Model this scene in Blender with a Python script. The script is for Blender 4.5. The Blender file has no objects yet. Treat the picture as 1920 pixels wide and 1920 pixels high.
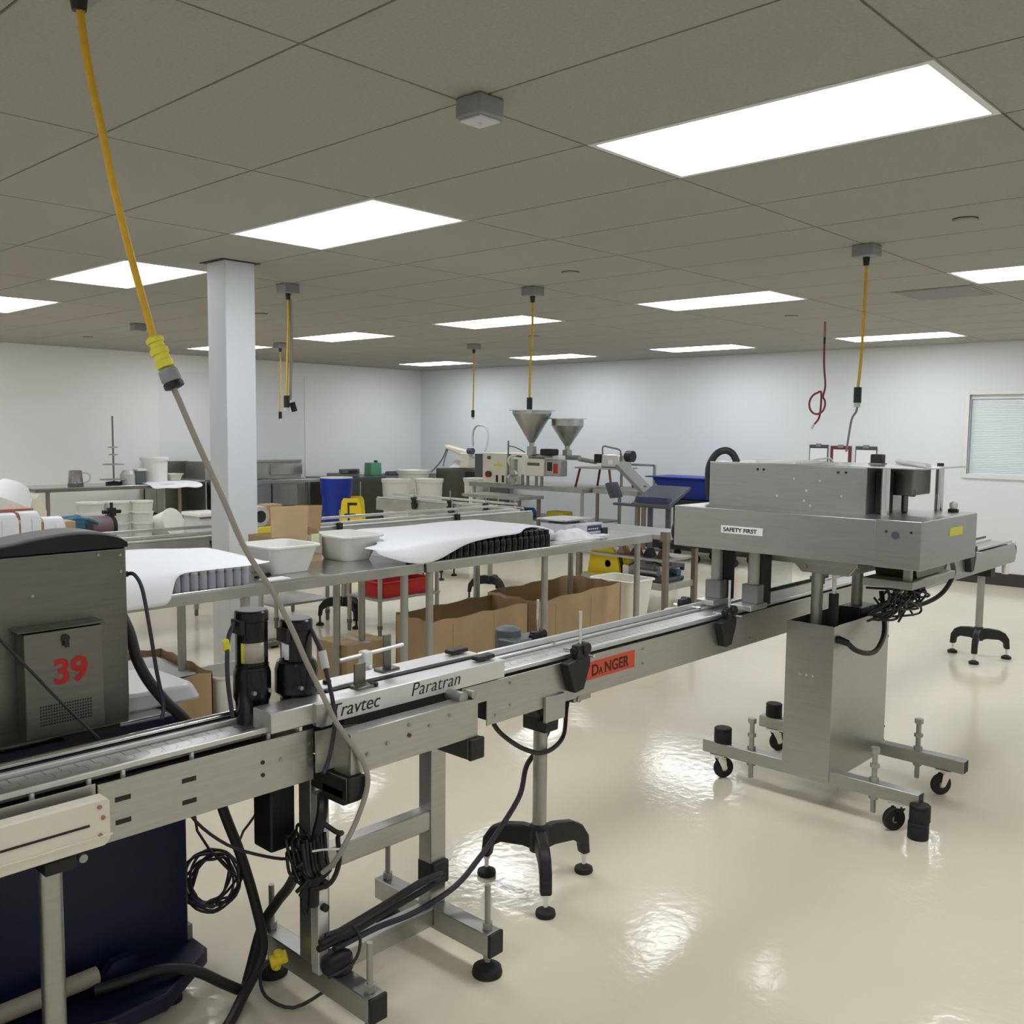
import bpy, math, random
from mathutils import Vector, Matrix
random.seed(7)
S = bpy.context.scene
COL = S.collection

# ---------------------------------------------------------------- camera
CAMZ = 1.685
cam_d = bpy.data.cameras.new('camera')
cam_d.sensor_width = 36.0
cam_d.lens = 33.70
cam_d.clip_start = 0.05
cam = bpy.data.objects.new('camera', cam_d)
COL.objects.link(cam)
yaw, pitch, roll = math.radians(43.029), math.radians(4.938), math.radians(0.588)
fw = Vector((math.cos(pitch) * math.cos(yaw), math.cos(pitch) * math.sin(yaw), -math.sin(pitch)))
rt = Vector((math.sin(yaw), -math.cos(yaw), 0))
up = rt.cross(fw)
rt2 = math.cos(roll) * rt + math.sin(roll) * up
up2 = -math.sin(roll) * rt + math.cos(roll) * up
cam.matrix_world = Matrix(((rt2.x, up2.x, -fw.x, 0), (rt2.y, up2.y, -fw.y, 0), (rt2.z, up2.z, -fw.z, CAMZ), (0, 0, 0, 1)))
S.camera = cam

# ---------------------------------------------------------------- world, exposure
w = bpy.data.worlds.new('world')
S.world = w
w.use_nodes = True
w.node_tree.nodes['Background'].inputs[0].default_value = (0.75, 0.82, 0.9, 1)
w.node_tree.nodes['Background'].inputs[1].default_value = 0.5
S.view_settings.view_transform = 'Standard'
S.view_settings.look = 'None'
S.view_settings.gamma = 1.0
S.view_settings.use_curve_mapping = False
S.view_settings.exposure = 0.0
LAMP = 10.2          # radiance of the troffer diffusers

# ---------------------------------------------------------------- materials
MATS = {}
def mat(name, col, rough=0.5, metal=0.0, nscale=0, namt=0.0, bump=0.0, bscale=60, stretch=(1, 1, 1), rvar=0.0,
        trans=0.0, ior=1.45, emit=None, estr=0.0, spec=0.5, coat=0.0):
    m = bpy.data.materials.new(name)
    m.use_nodes = True
    nt = m.node_tree
    b = nt.nodes['Principled BSDF']
    b.inputs['Base Color'].default_value = (*col, 1)
    b.inputs['Roughness'].default_value = rough
    b.inputs['Metallic'].default_value = metal
    b.inputs['IOR'].default_value = ior
    b.inputs['Specular IOR Level'].default_value = spec
    if trans: b.inputs['Transmission Weight'].default_value = trans
    if coat:
        b.inputs['Coat Weight'].default_value = coat
        b.inputs['Coat Roughness'].default_value = 0.08
    if emit:
        b.inputs['Emission Color'].default_value = (*emit, 1)
        b.inputs['Emission Strength'].default_value = estr
    if nscale or bump:
        tc = nt.nodes.new('ShaderNodeTexCoord')
        mp = nt.nodes.new('ShaderNodeMapping')
        mp.inputs['Scale'].default_value = stretch
        nt.links.new(tc.outputs['Object'], mp.inputs[0])
    if nscale:
        n = nt.nodes.new('ShaderNodeTexNoise')
        n.inputs['Scale'].default_value = nscale
        n.inputs['Detail'].default_value = 4
        nt.links.new(mp.outputs[0], n.inputs['Vector'])
        if namt:
            r = nt.nodes.new('ShaderNodeValToRGB')
            r.color_ramp.elements[0].position = 0.3
            r.color_ramp.elements[1].position = 0.7
            r.color_ramp.elements[0].color = (*[c * (1 - namt) for c in col], 1)
            r.color_ramp.elements[1].color = (*[min(1, c * (1 + namt)) for c in col], 1)
            nt.links.new(n.outputs['Fac'], r.inputs[0])
            nt.links.new(r.outputs[0], b.inputs['Base Color'])
        if rvar:
            mr = nt.nodes.new('ShaderNodeMapRange')
            mr.inputs['To Min'].default_value = max(0.02, rough - rvar)
            mr.inputs['To Max'].default_value = rough + rvar
            nt.links.new(n.outputs['Fac'], mr.inputs['Value'])
            nt.links.new(mr.outputs[0], b.inputs['Roughness'])
    if bump:
        n2 = nt.nodes.new('ShaderNodeTexNoise')
        n2.inputs['Scale'].default_value = bscale
        n2.inputs['Detail'].default_value = 3
        nt.links.new(mp.outputs[0], n2.inputs['Vector'])
        bp = nt.nodes.new('ShaderNodeBump')
        bp.inputs['Strength'].default_value = bump
        bp.inputs['Distance'].default_value = 0.01
        nt.links.new(n2.outputs['Fac'], bp.inputs['Height'])
        nt.links.new(bp.outputs[0], b.inputs['Normal'])
    MATS[name] = m
    return m

mat('floor', (0.82, 0.745, 0.58), 0.11, nscale=0.8, namt=0.04, bump=0.11, bscale=22, rvar=0.03, spec=0.5)
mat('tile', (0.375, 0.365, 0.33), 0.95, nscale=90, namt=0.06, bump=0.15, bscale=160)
mat('tbar', (0.27, 0.26, 0.235), 0.7)
mat('wall_b', (0.85, 0.865, 0.86), 0.6, bump=0.05, bscale=120)  # back wall: lighter than the other walls, its missing light put into the colour
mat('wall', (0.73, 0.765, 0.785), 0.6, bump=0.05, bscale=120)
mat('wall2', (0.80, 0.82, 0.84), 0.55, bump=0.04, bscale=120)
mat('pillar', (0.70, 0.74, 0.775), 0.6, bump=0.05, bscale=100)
mat('base', (0.045, 0.038, 0.038), 0.5)
mat('lamp', (0.9, 0.9, 0.9), 0.5, emit=(0.97, 1.0, 1.04), estr=LAMP)
mat('white_metal', (0.75, 0.76, 0.76), 0.4)
mat('vent', (0.33, 0.34, 0.34), 0.7)
mat('dark', (0.02, 0.02, 0.02), 0.6)
mat('black', (0.012, 0.012, 0.013), 0.45, nscale=30, namt=0.3)
mat('blackgloss', (0.006, 0.006, 0.007), 0.22)
mat('rubber', (0.016, 0.015, 0.016), 0.65, nscale=20, namt=0.3)
mat('hose', (0.02, 0.018, 0.02), 0.5)
mat('cord_purple', (0.035, 0.025, 0.04), 0.5)
mat('steel', (0.43, 0.43, 0.41), 0.33, 0.95, nscale=40, namt=0.05, stretch=(.2, .2, 2.5), rvar=0.05)
mat('steelx', (0.47, 0.465, 0.44), 0.34, 0.93, nscale=60, namt=0.05, stretch=(.12, 1, 2), rvar=0.05)
mat('steel_dark', (0.20, 0.193, 0.168), 0.35, 0.95, nscale=40, namt=0.08, stretch=(.2, .2, 2.5), rvar=0.05)
mat('steel_top', (0.58, 0.58, 0.57), 0.22, 0.95, nscale=5, namt=0.06, rvar=0.06)
mat('steel_dull', (0.42, 0.42, 0.39), 0.5, 0.85, nscale=6, namt=0.1, rvar=0.06)
mat('chrome', (0.75, 0.75, 0.74), 0.16, 1.0)
mat('alu', (0.62, 0.62, 0.60), 0.38, 0.9, nscale=50, namt=0.05, stretch=(.15, 1, 2), rvar=0.05)
mat('alu_light', (0.74, 0.74, 0.73), 0.42, 0.7, nscale=8, namt=0.04)
mat('grey_plastic', (0.22, 0.22, 0.215), 0.5)
mat('box_grey', (0.27, 0.275, 0.28), 0.55)
mat('grey_motor', (0.10, 0.115, 0.125), 0.45)
mat('yellow_cord', (0.62, 0.36, 0.015), 0.45, nscale=30, namt=0.1)
mat('yellow', (0.80, 0.60, 0.02), 0.45)
mat('yellow_label', (0.75, 0.66, 0.06), 0.5)
mat('grey_cable', (0.33, 0.295, 0.255), 0.5)
mat('red_hose', (0.20, 0.015, 0.035), 0.4)
mat('red', (0.50, 0.018, 0.015), 0.45)
mat('red_dark', (0.16, 0.03, 0.03), 0.5)
mat('red_ink', (0.45, 0.02, 0.015), 0.6)
mat('orange_sign', (0.62, 0.09, 0.04), 0.55)
mat('danger_ink', (0.07, 0.014, 0.012), 0.6)
mat('ink', (0.02, 0.02, 0.022), 0.6)
mat('sign_white', (0.82, 0.84, 0.84), 0.5)
mat('white_plastic', (0.76, 0.77, 0.73), 0.4)
mat('cream_plastic', (0.80, 0.785, 0.71), 0.45, nscale=4, namt=0.03)
mat('uhmw', (0.80, 0.74, 0.62), 0.5, nscale=10, namt=0.03)
mat('cream_paint', (0.74, 0.70, 0.58), 0.45)
mat('cloth', (0.86, 0.87, 0.91), 0.85, bump=0.1, bscale=40)
mat('paper', (0.86, 0.87, 0.91), 0.8)
mat('paper2', (0.84, 0.85, 0.86), 0.8)
mat('note', (0.72, 0.70, 0.42), 0.8)
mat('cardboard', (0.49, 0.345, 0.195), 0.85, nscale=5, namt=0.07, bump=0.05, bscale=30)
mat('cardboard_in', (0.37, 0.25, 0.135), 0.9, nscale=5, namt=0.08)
mat('tape', (0.42, 0.38, 0.32), 0.25)
mat('navy', (0.005, 0.0075, 0.034), 0.42, nscale=8, namt=0.12)
mat('blue', (0.006, 0.028, 0.30), 0.4)
mat('blue2', (0.01, 0.10, 0.42), 0.4)
mat('teal', (0.03, 0.13, 0.20), 0.45, nscale=15, namt=0.2)
mat('mauve', (0.16, 0.10, 0.11), 0.5)
mat('slate', (0.075, 0.08, 0.105), 0.4)
mat('green', (0.10, 0.30, 0.17), 0.35)
mat('brown_leg', (0.24, 0.20, 0.16), 0.45, 0.6)
mat('beige_rod', (0.36, 0.31, 0.24), 0.5)
mat('copper', (0.40, 0.20, 0.13), 0.5)
mat('clear', (0.72, 0.74, 0.84), 0.2, trans=0.45, ior=1.3)
mat('glass', (0.85, 0.9, 0.9), 0.05, trans=0.9, ior=1.3)
mat('steel_glass', (0.35, 0.35, 0.36), 0.2, 0.8)
mat('blind', (0.74, 0.80, 0.82), 0.6)
mat('bottle', (0.010, 0.009, 0.009), 0.2)
mat('bottle_cap', (0.012, 0.011, 0.011), 0.35)
mat('liner', (0.55, 0.56, 0.56), 0.3)
mat('screen', (0.04, 0.05, 0.13), 0.3)
mat('lilac', (0.62, 0.62, 0.68), 0.45)
mat('fluid', (0.5, 0.52, 0.53), 0.3)

# ---------------------------------------------------------------- mesh helpers
def catmull(pts, k=6, closed=False):
    P = [Vector(p) for p in pts]
    n = len(P)
    out = []
    rng = range(n) if closed else range(n - 1)
    for i in rng:
        p0 = P[(i - 1) % n] if closed or i > 0 else P[0]
        p1 = P[i]
        p2 = P[(i + 1) % n]
        p3 = P[(i + 2) % n] if closed or i + 2 < n else P[-1]
        for s in range(k):
            t = s / k
            out.append(0.5 * ((2 * p1) + (-p0 + p2) * t + (2 * p0 - 5 * p1 + 4 * p2 - p3) * t * t + (-p0 + 3 * p1 - 3 * p2 + p3) * t ** 3))
    if not closed: out.append(P[-1])
    return out

OFF = {}
class MB:
    def __init__(self): self.v = []; self.f = []
    def add(self, vs, fs):
        o = len(self.v)
        self.v += [tuple(x) for x in vs]
        self.f += [tuple(i + o for i in f) for f in fs]
        return self
    def box(self, x0, x1, y0, y1, z0, z1, M=None):
        vs = [Vector(p) for p in ((x0, y0, z0), (x1, y0, z0), (x1, y1, z0), (x0, y1, z0), (x0, y0, z1), (x1, y0, z1), (x1, y1, z1), (x0, y1, z1))]
        if M is not None: vs = [M @ p for p in vs]
        return self.add(vs, [(0, 3, 2, 1), (4, 5, 6, 7), (0, 1, 5, 4), (1, 2, 6, 5), (2, 3, 7, 6), (3, 0, 4, 7)])
    def cbox(self, c, s, rz=0, ry=0, rx=0):
        M = Matrix.Translation(c) @ Matrix.Rotation(rz, 4, 'Z') @ Matrix.Rotation(ry, 4, 'Y') @ Matrix.Rotation(rx, 4, 'X')
        return self.box(-s[0] / 2, s[0] / 2, -s[1] / 2, s[1] / 2, -s[2] / 2, s[2] / 2, M)
    def frustum(self, c, s0, s1, h, n=1, rz=0, r=0.0):
        """tapered rounded rectangle from base c upward; s0 base size, s1 top size"""
        def ring(s, z):
            pts = []
            rr = min(r, s[0] / 2 - .001, s[1] / 2 - .001)
            for qx, qy, a0 in ((1, 1, 0), (-1, 1, 90), (-1, -1, 180), (1, -1, 270)):
                for k in range(5):
                    a = math.radians(a0 + 22.5 * k)
                    x = qx * (s[0] / 2 - rr) + rr * math.cos(a); y = qy * (s[1] / 2 - rr) + rr * math.sin(a)
                    pts.append((c[0] + x * math.cos(rz) - y * math.sin(rz), c[1] + x * math.sin(rz) + y * math.cos(rz), z))
            return pts
        a = ring(s0, c[2]); b = ring(s1, c[2] + h); m = len(a)
        return self.add(a + b, [(i, (i + 1) % m, m + (i + 1) % m, m + i) for i in range(m)] + [tuple(range(m - 1, -1, -1)), tuple(range(m, 2 * m))])
    def tub(self, c, s0, s1, h, t=.006, rz=0, r=.03, lip=.012):
        """open tapered tub with wall thickness and a rolled lip"""
        def ring(s, z):
            pts = []
            rr = min(r, s[0] / 2 - .001, s[1] / 2 - .001)
            for qx, qy, a0 in ((1, 1, 0), (-1, 1, 90), (-1, -1, 180), (1, -1, 270)):
                for k in range(6):
                    a = math.radians(a0 + 18 * k)
                    x = qx * (s[0] / 2 - rr) + rr * math.cos(a); y = qy * (s[1] / 2 - rr) + rr * math.sin(a)
                    pts.append((c[0] + x * math.cos(rz) - y * math.sin(rz), c[1] + x * math.sin(rz) + y * math.cos(rz), z))
            return pts
        z = c[2]
        S_ = lambda s, d: (s[0] + 2 * d, s[1] + 2 * d)
        rings = [ring(s0, z), ring(s1, z + h - lip), ring(S_(s1, lip), z + h - lip), ring(S_(s1, lip), z + h), ring(S_(s1, -t), z + h), ring(S_(s0, -t), z + t)]
        m = len(rings[0]); vs = [p for q in rings for p in q]; fs = []
        for k in range(len(rings) - 1):
            for i in range(m): fs.append((k * m + i, k * m + (i + 1) % m, (k + 1) * m + (i + 1) % m, (k + 1) * m + i))
        fs.append(tuple(range(m - 1, -1, -1))); fs.append(tuple(range((len(rings) - 1) * m, len(rings) * m)))
        return self.add(vs, fs)
    def cyl(self, p0, p1, r0, r1=None, n=16):
        p0, p1 = Vector(p0), Vector(p1)
        r1 = r0 if r1 is None else r1
        d = (p1 - p0).normalized()
        a = d.orthogonal().normalized(); b = d.cross(a)
        vs = []
        for p, r in ((p0, r0), (p1, r1)):
            for i in range(n):
                t = 2 * math.pi * i / n
                vs.append(p + r * (math.cos(t) * a + math.sin(t) * b))
        return self.add(vs, [(i, (i + 1) % n, n + (i + 1) % n, n + i) for i in range(n)] + [tuple(range(n - 1, -1, -1)), tuple(range(n, 2 * n))])
    def lathe(self, cx, cy, prof, n=24, M=None):
        vs = []
        for r, z in prof:
            for i in range(n):
                t = 2 * math.pi * i / n
                p = Vector((cx + max(r, 1e-4) * math.cos(t), cy + max(r, 1e-4) * math.sin(t), z))
                vs.append(M @ p if M is not None else p)
        fs = []
        for k in range(len(prof) - 1):
            for i in range(n): fs.append((k * n + i, k * n + (i + 1) % n, (k + 1) * n + (i + 1) % n, (k + 1) * n + i))
        fs.append(tuple(range(n - 1, -1, -1))); m = (len(prof) - 1) * n
        fs.append(tuple(range(m, m + n)))
        return self.add(vs, fs)
    def tube(self, path, r, n=8, k=5, closed=False, flat=None):
        P = catmull(path, k, closed) if k > 1 else [Vector(p) for p in path]
        m = len(P)
        vs = []
        prev = None
        for i, p in enumerate(P):
            if closed: d = P[(i + 1) % m] - P[i - 1]
            else: d = P[min(i + 1, m - 1)] - P[max(i - 1, 0)]
            if d.length < 1e-9: d = Vector((0, 0, 1))
            d.normalize()
            a = d.orthogonal().normalized() if prev is None else (prev - prev.dot(d) * d)
            if a.length < 1e-6: a = d.orthogonal()
            a.normalize(); prev = a
            b = d.cross(a)
            for j in range(n):
                t = 2 * math.pi * j / n
                vs.append(p + r * (math.cos(t) * a + math.sin(t) * b))
        fs = []
        for i in range(m if closed else m - 1):
            i2 = (i + 1) % m
            for j in range(n): fs.append((i * n + j, i * n + (j + 1) % n, i2 * n + (j + 1) % n, i2 * n + j))
        if not closed:
            fs.append(tuple(range(n - 1, -1, -1))); fs.append(tuple(range((m - 1) * n, m * n)))
        return self.add(vs, fs)
    def prism(self, poly, axis, a, b, M=None):
        def P(u, v, t):
            p = {'x': (t, u, v), 'y': (u, t, v), 'z': (u, v, t)}[axis]
            return M @ Vector(p) if M is not None else p
        n = len(poly)
        vs = [P(u, v, a) for u, v in poly] + [P(u, v, b) for u, v in poly]
        return self.add(vs, [(i, (i + 1) % n, n + (i + 1) % n, n + i) for i in range(n)] + [tuple(range(n - 1, -1, -1)), tuple(range(n, 2 * n))])
    def grid(self, rows, thick=0.0):
        """rows: list of lists of points, closed into a thin solid when thick > 0"""
        R, C = len(rows), len(rows[0])
        pts = [Vector(p) for r in rows for p in r]
        fs = [(i * C + j, i * C + j + 1, (i + 1) * C + j + 1, (i + 1) * C + j) for i in range(R - 1) for j in range(C - 1)]
        self.add(pts, fs)
        return self
    def build(self, name, m, parent=None, bevel=0.0, ang=35, label=None, kind=None, solid=0.0, sub=0):
        off = OFF.get(parent.name, Vector((0, 0, 0))) if parent else Vector((0, 0, 0))
        me = bpy.data.meshes.new(name)
        me.from_pydata([tuple(Vector(v) - off) for v in self.v], [], self.f)
        me.validate()
        import bmesh
        bm = bmesh.new(); bm.from_mesh(me)
        bmesh.ops.recalc_face_normals(bm, faces=bm.faces)
        bm.to_mesh(me); bm.free()
        me.materials.append(MATS[m])
        me.shade_smooth()
        me.set_sharp_from_angle(angle=math.radians(ang))
        o = bpy.data.objects.new(name, me)
        COL.objects.link(o)
        if parent:
            o.parent = parent
            OFF[o.name] = off
        if solid:
            md = o.modifiers.new('solid', 'SOLIDIFY'); md.thickness = solid; md.offset = 0
        if sub:
            md = o.modifiers.new('sub', 'SUBSURF'); md.levels = sub; md.render_levels = sub
        if bevel:
            md = o.modifiers.new('bevel', 'BEVEL'); md.width = bevel; md.segments = 2; md.limit_method = 'ANGLE'; md.angle_limit = math.radians(40)
            md.harden_normals = False
        if label: o['label'] = label
        if kind: o['kind'] = kind
        return o

def thing(name, label, cat, loc=(0, 0, 0), rz=0, group=None, local=False):
    o = bpy.data.objects.new(name, None)
    o.empty_display_size = 0.1
    COL.objects.link(o)
    o.location = loc; o.rotation_euler = (0, 0, rz)
    o['label'] = label; o['category'] = cat
    if group: o['group'] = group
    OFF[o.name] = Vector((0, 0, 0)) if local else Vector(loc)
    return o
def tag(o, label, cat, group=None):
    o['label'] = label; o['category'] = cat
    if group: o['group'] = group
    return o
def recenter(o):
    """move a one-mesh thing's origin to the middle of its base"""
    me = o.data
    xs = [v.co for v in me.vertices]
    c = Vector(((min(v.x for v in xs) + max(v.x for v in xs)) / 2, (min(v.y for v in xs) + max(v.y for v in xs)) / 2, min(v.z for v in xs)))
    me.transform(Matrix.Translation(-c)); o.location = c
    return o
def single(mb, name, m, label, cat, group=None, **k):
    return tag(recenter(mb.build(name, m, None, **k)), label, cat, group)
def struct(mb, name, m, **k):
    o = mb.build(name, m, None, **k); o['kind'] = 'structure'
    return o
def dup(root, loc, rz=None, label=None, group=None):
    r = root.copy(); COL.objects.link(r); r.location = loc
    if rz is not None: r.rotation_euler = (0, 0, rz)
    if label: r['label'] = label
    if group: r['group'] = group
    for ch in list(root.children):
        c = ch.copy(); COL.objects.link(c); c.parent = r
        for g in ch.children:
            d = g.copy(); COL.objects.link(d); d.parent = c
    return r
def piece(src, parent, loc, name=None):
    """another copy of a small part, sharing its mesh"""
    c = src.copy(); COL.objects.link(c); c.parent = parent; c.location = loc
    return c
def text(s, size, m, parent, org, xd, ud, name='lettering', shear=0.0, bold=0.0, sx=1.0, space=1.0):
    cu = bpy.data.curves.new(name, 'FONT')
    cu.body = s; cu.size = size; cu.shear = shear; cu.extrude = 0.0004; cu.offset = bold; cu.space_character = space
    tmp = bpy.data.objects.new('tmp', cu); COL.objects.link(tmp)
    dg = bpy.context.evaluated_depsgraph_get()
    me = bpy.data.meshes.new_from_object(tmp.evaluated_get(dg))
    bpy.data.objects.remove(tmp); bpy.data.curves.remove(cu)
    xd = Vector(xd).normalized(); ud = Vector(ud).normalized(); nd = xd.cross(ud)
    off = OFF.get(parent.name, Vector((0, 0, 0)))
    og = Vector(org) - off
    M = Matrix(((xd.x * sx, ud.x, nd.x, og.x), (xd.y * sx, ud.y, nd.y, og.y), (xd.z * sx, ud.z, nd.z, og.z), (0, 0, 0, 1)))
    me.transform(M); me.name = name
    me.materials.clear(); me.materials.append(MATS[m])
    o = bpy.data.objects.new(name, me); COL.objects.link(o); o.parent = parent
    return o

# ================================================================ SETTING
CE = 2.706
X0, X1, Y0, Y1 = -2.7, 11.5, -2.6, 13.0
struct(MB().box(X0 - .2, X1 + .2, Y0 - .2, Y1 + .3, -0.1, 0), 'floor', 'floor')
GX, GY, TX, TY = 2.768, 1.020, 0.6096, 1.2192
ceiling = struct(MB().box(X0 - .2, X1 + .2, Y0 - .2, Y1 + .3, CE + .007, CE + .12), 'ceiling', 'tbar')
LIGHTS = [(i, j) for i in (-1, 0, 1, 2) for j in (-1, 0, 1, 2, 3, 4)]
lit = {(6 * i, 2 * j) for i, j in LIGHTS}
gap = 0.0045
tiles = {}
kx = range(math.floor((X0 - GX) / TX), math.ceil((X1 - GX) / TX))
ky = range(math.floor((Y0 - GY) / TY), math.ceil((Y1 - GY) / TY))
for a in kx:
    for b in ky:
        if (a, b) in lit: continue
        x0, x1 = max(X0, GX + a * TX), min(X1, GX + (a + 1) * TX)
        y0, y1 = max(Y0, GY + b * TY), min(Y1, GY + (b + 1) * TY)
        sz = (round(x1 - x0, 3), round(y1 - y0, 3))
        if min(sz) < .03: continue
        loc = ((x0 + x1) / 2, (y0 + y1) / 2, CE)
        if sz not in tiles:
            t = MB().box(-sz[0] / 2 + gap, sz[0] / 2 - gap, -sz[1] / 2 + gap, sz[1] / 2 - gap, 0, .008).build('tile', 'tile', None)
            t.parent = ceiling; t.location = loc; tiles[sz] = t
        else:
            piece(tiles[sz], ceiling, loc)

# ceiling lights
where = {(0, 0): 'largest ceiling light panel, nearest at upper right', (0, 1): 'ceiling light panel just in front of the white pillar',
         (0, 2): 'ceiling light panel crossed by the near yellow cord', (0, 3): 'ceiling light panel cut off by the left picture edge',
         (1, 0): 'ceiling light panel cut off by the right picture edge', (1, 1): 'middle row ceiling light panel between the yellow hanging cords',
         (1, 2): 'middle row ceiling light panel behind the yellow cord above the hoppers', (1, 3): 'middle row ceiling light panel right of the pillar cords',
         (1, 4): 'ceiling light panel half hidden behind the white pillar', (2, 1): 'far ceiling light panel behind the right yellow cord',
         (2, 2): 'far ceiling light panel left of the red hose', (2, 3): 'far ceiling light panel above the steel hoppers', (2, 4): 'far ceiling light panel nearest the room corner'}
light0 = None
for i, j in LIGHTS:
    lx, ly = GX + i * 6 * TX + TX / 2, GY + j * 2 * TY + TY / 2
    lab = where.get((i, j), 'recessed ceiling light panel outside the picture frame')
    if light0 is None:
        light0 = thing('ceiling_light', lab, 'light', (lx, ly, CE), group='recessed ceiling lights', local=True)
        f = MB()
        for sx in (-1, 1):
            f.box(min(sx * .301, sx * .278), max(sx * .301, sx * .278), -.605, .605, -.001, .008)
            f.box(-.278, .278, min(sx * .605, sx * .582), max(sx * .605, sx * .582), -.001, .008)
        f.build('frame', 'white_metal', light0)
        MB().box(-.278, .278, -.582, .582, .001, .006).build('diffuser', 'lamp', light0)
    else:
        dup(light0, (lx, ly, CE), label=lab)

# walls; the right wall has a window opening
WY0, WY1, WZ0, WZ1 = 2.15, 3.67, 1.235, 2.125
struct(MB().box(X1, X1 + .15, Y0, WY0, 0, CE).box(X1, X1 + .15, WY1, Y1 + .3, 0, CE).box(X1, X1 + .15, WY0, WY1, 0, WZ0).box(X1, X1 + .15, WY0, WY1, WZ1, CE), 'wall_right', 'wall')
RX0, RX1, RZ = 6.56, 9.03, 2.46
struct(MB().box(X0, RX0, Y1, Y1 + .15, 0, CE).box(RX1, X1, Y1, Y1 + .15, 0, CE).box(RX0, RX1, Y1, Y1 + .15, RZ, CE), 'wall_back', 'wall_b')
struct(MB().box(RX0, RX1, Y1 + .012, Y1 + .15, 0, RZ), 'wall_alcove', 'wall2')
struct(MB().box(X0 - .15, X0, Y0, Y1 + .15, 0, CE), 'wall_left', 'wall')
struct(MB().box(X0, X1, Y0 - .15, Y0, 0, CE), 'wall_front', 'wall')
struct(MB().box(X1 - .012, X1, Y0, Y1, 0, .14), 'baseboard_right', 'base', bevel=.002)
struct(MB().box(X0, RX0, Y1 - .012, Y1, 0, .14).box(RX1, X1 - .012, Y1 - .012, Y1, 0, .14), 'baseboard_back', 'base', bevel=.002)

win = MB()
win.box(X1 - .012, X1 + .02, WY0 - .05, WY0, WZ0 - .05, WZ1 + .05).box(X1 - .012, X1 + .02, WY1, WY1 + .05, WZ0 - .05, WZ1 + .05)
win.box(X1 - .012, X1 + .02, WY0, WY1, WZ1, WZ1 + .05).box(X1 - .02, X1 + .02, WY0, WY1, WZ0 - .05, WZ0)
w1 = struct(win, 'window_1', 'white_metal', bevel=.003)
MB().box(X1 + .10, X1 + .106, WY0, WY1, WZ0, WZ1).build('pane', 'glass', w1)
bl = MB()
nsl = 44
for q in range(nsl):
    z = WZ0 + .01 + (WZ1 - WZ0 - .06) * q / (nsl - 1)
    bl.cbox((X1 + .06, (WY0 + WY1) / 2, z), (.003, WY1 - WY0 - .02, .022), ry=math.radians(18))
bl.build('blind', 'blind', w1, kind='stuff', label='pale closed venetian blind')
MB().box(X1 + .035, X1 + .085, WY0 + .005, WY1 - .005, WZ1 - .045, WZ1).build('blind_headrail', 'white_metal', w1)

# pillar with its ceiling gap
col = struct(MB().box(3.165, 3.372, 5.385, 5.60, 0, CE), 'pillar', 'pillar', bevel=.004)
MB().box(3.13, 3.40, 5.355, 5.63, CE - .004, CE - .0005).build('ceiling_gap', 'dark', col)

# flush sprinkler covers
spr = None
for n_, (x, y, lab) in enumerate(((4.88, 1.62, 'dark rimmed sprinkler cover left of the right yellow cord box'), (4.88, 4.06, 'sprinkler cover above the hopper cord box'),
        (7.93, 4.06, 'sprinkler cover left of the red hose on the ceiling'), (4.88, 7.69, 'sprinkler cover right of the white pillar'),
        (4.88, 11.35, 'sprinkler cover at far left of the ceiling'), (7.93, 7.1, 'sprinkler cover in front of the far cord box'))):
    if spr is None:
        spr = thing('sprinkler_cover', lab, 'sprinkler', (x, y, CE), group='flush sprinkler covers', local=True)
        MB().lathe(0, 0, [(.052, 0), (.052, -.006), (.046, -.012), (.002, -.013)], 28).build('cover_plate', 'tile', spr)
        MB().lathe(0, 0, [(.058, 0), (.058, -.003), (.0525, -.003), (.0525, 0)], 28).build('rim', 'dark', spr)
    else: dup(spr, (x, y, CE), label=lab)

# return air grille
vt = thing('ceiling_vent', 'grey square air grille in the ceiling by the right light', 'vent', (7.3, 2.55, CE))
MB().box(7.04, 7.57, 2.27, 2.83, CE - .004, CE - .001).build('frame', 'vent', vt, bevel=.001)
v = MB()
for q in range(22): v.box(7.06 + q * .0228, 7.074 + q * .0228, 2.29, 2.81, CE - .009, CE - .004)
v.build('grille', 'vent', vt, kind='stuff')

# ================================================================ FOREGROUND
def tripod(parent, x, y, ztop, rot, pole_m='steel_dull'):
    """pole, black three-armed base and levelling feet, as parts of a conveyor"""
    MB().cyl((x, y, .20), (x, y, ztop), .026, n=24).build('pole', pole_m, parent)
    MB().lathe(x, y, [(.036, .14), (.038, .225), (.03, .24), (.027, .242)], 20).build('tripod_hub', 'black', parent)
    prof = [(.0, .225), (.07, .23), (.15, .218), (.195, .195), (.225, .15), (.232, .075), (.198, .075), (.188, .122), (.15, .145), (.06, .150), (.0, .14)]
    for k in range(3):
        M = Matrix.Translation((x, y, 0)) @ Matrix.Rotation(rot + k * 2 * math.pi / 3, 4, 'Z')
        a = MB().prism(prof, 'y', -.021, .021, M).build('tripod_arm', 'black', parent, bevel=.008)
        p = M @ Vector((.215, 0, 0))
        ft = MB().cyl((p.x, p.y, .02), (p.x, p.y, .09), .008, n=12).lathe(p.x, p.y, [(.013, .065), (.013, .085)], 8)
        ft.build('foot_stem', 'chrome', a)
        MB().lathe(p.x, p.y, [(.034, 0), (.036, .006), (.034, .018), (.012, .03)], 20).build('foot_pad', 'rubber', a)

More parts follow.
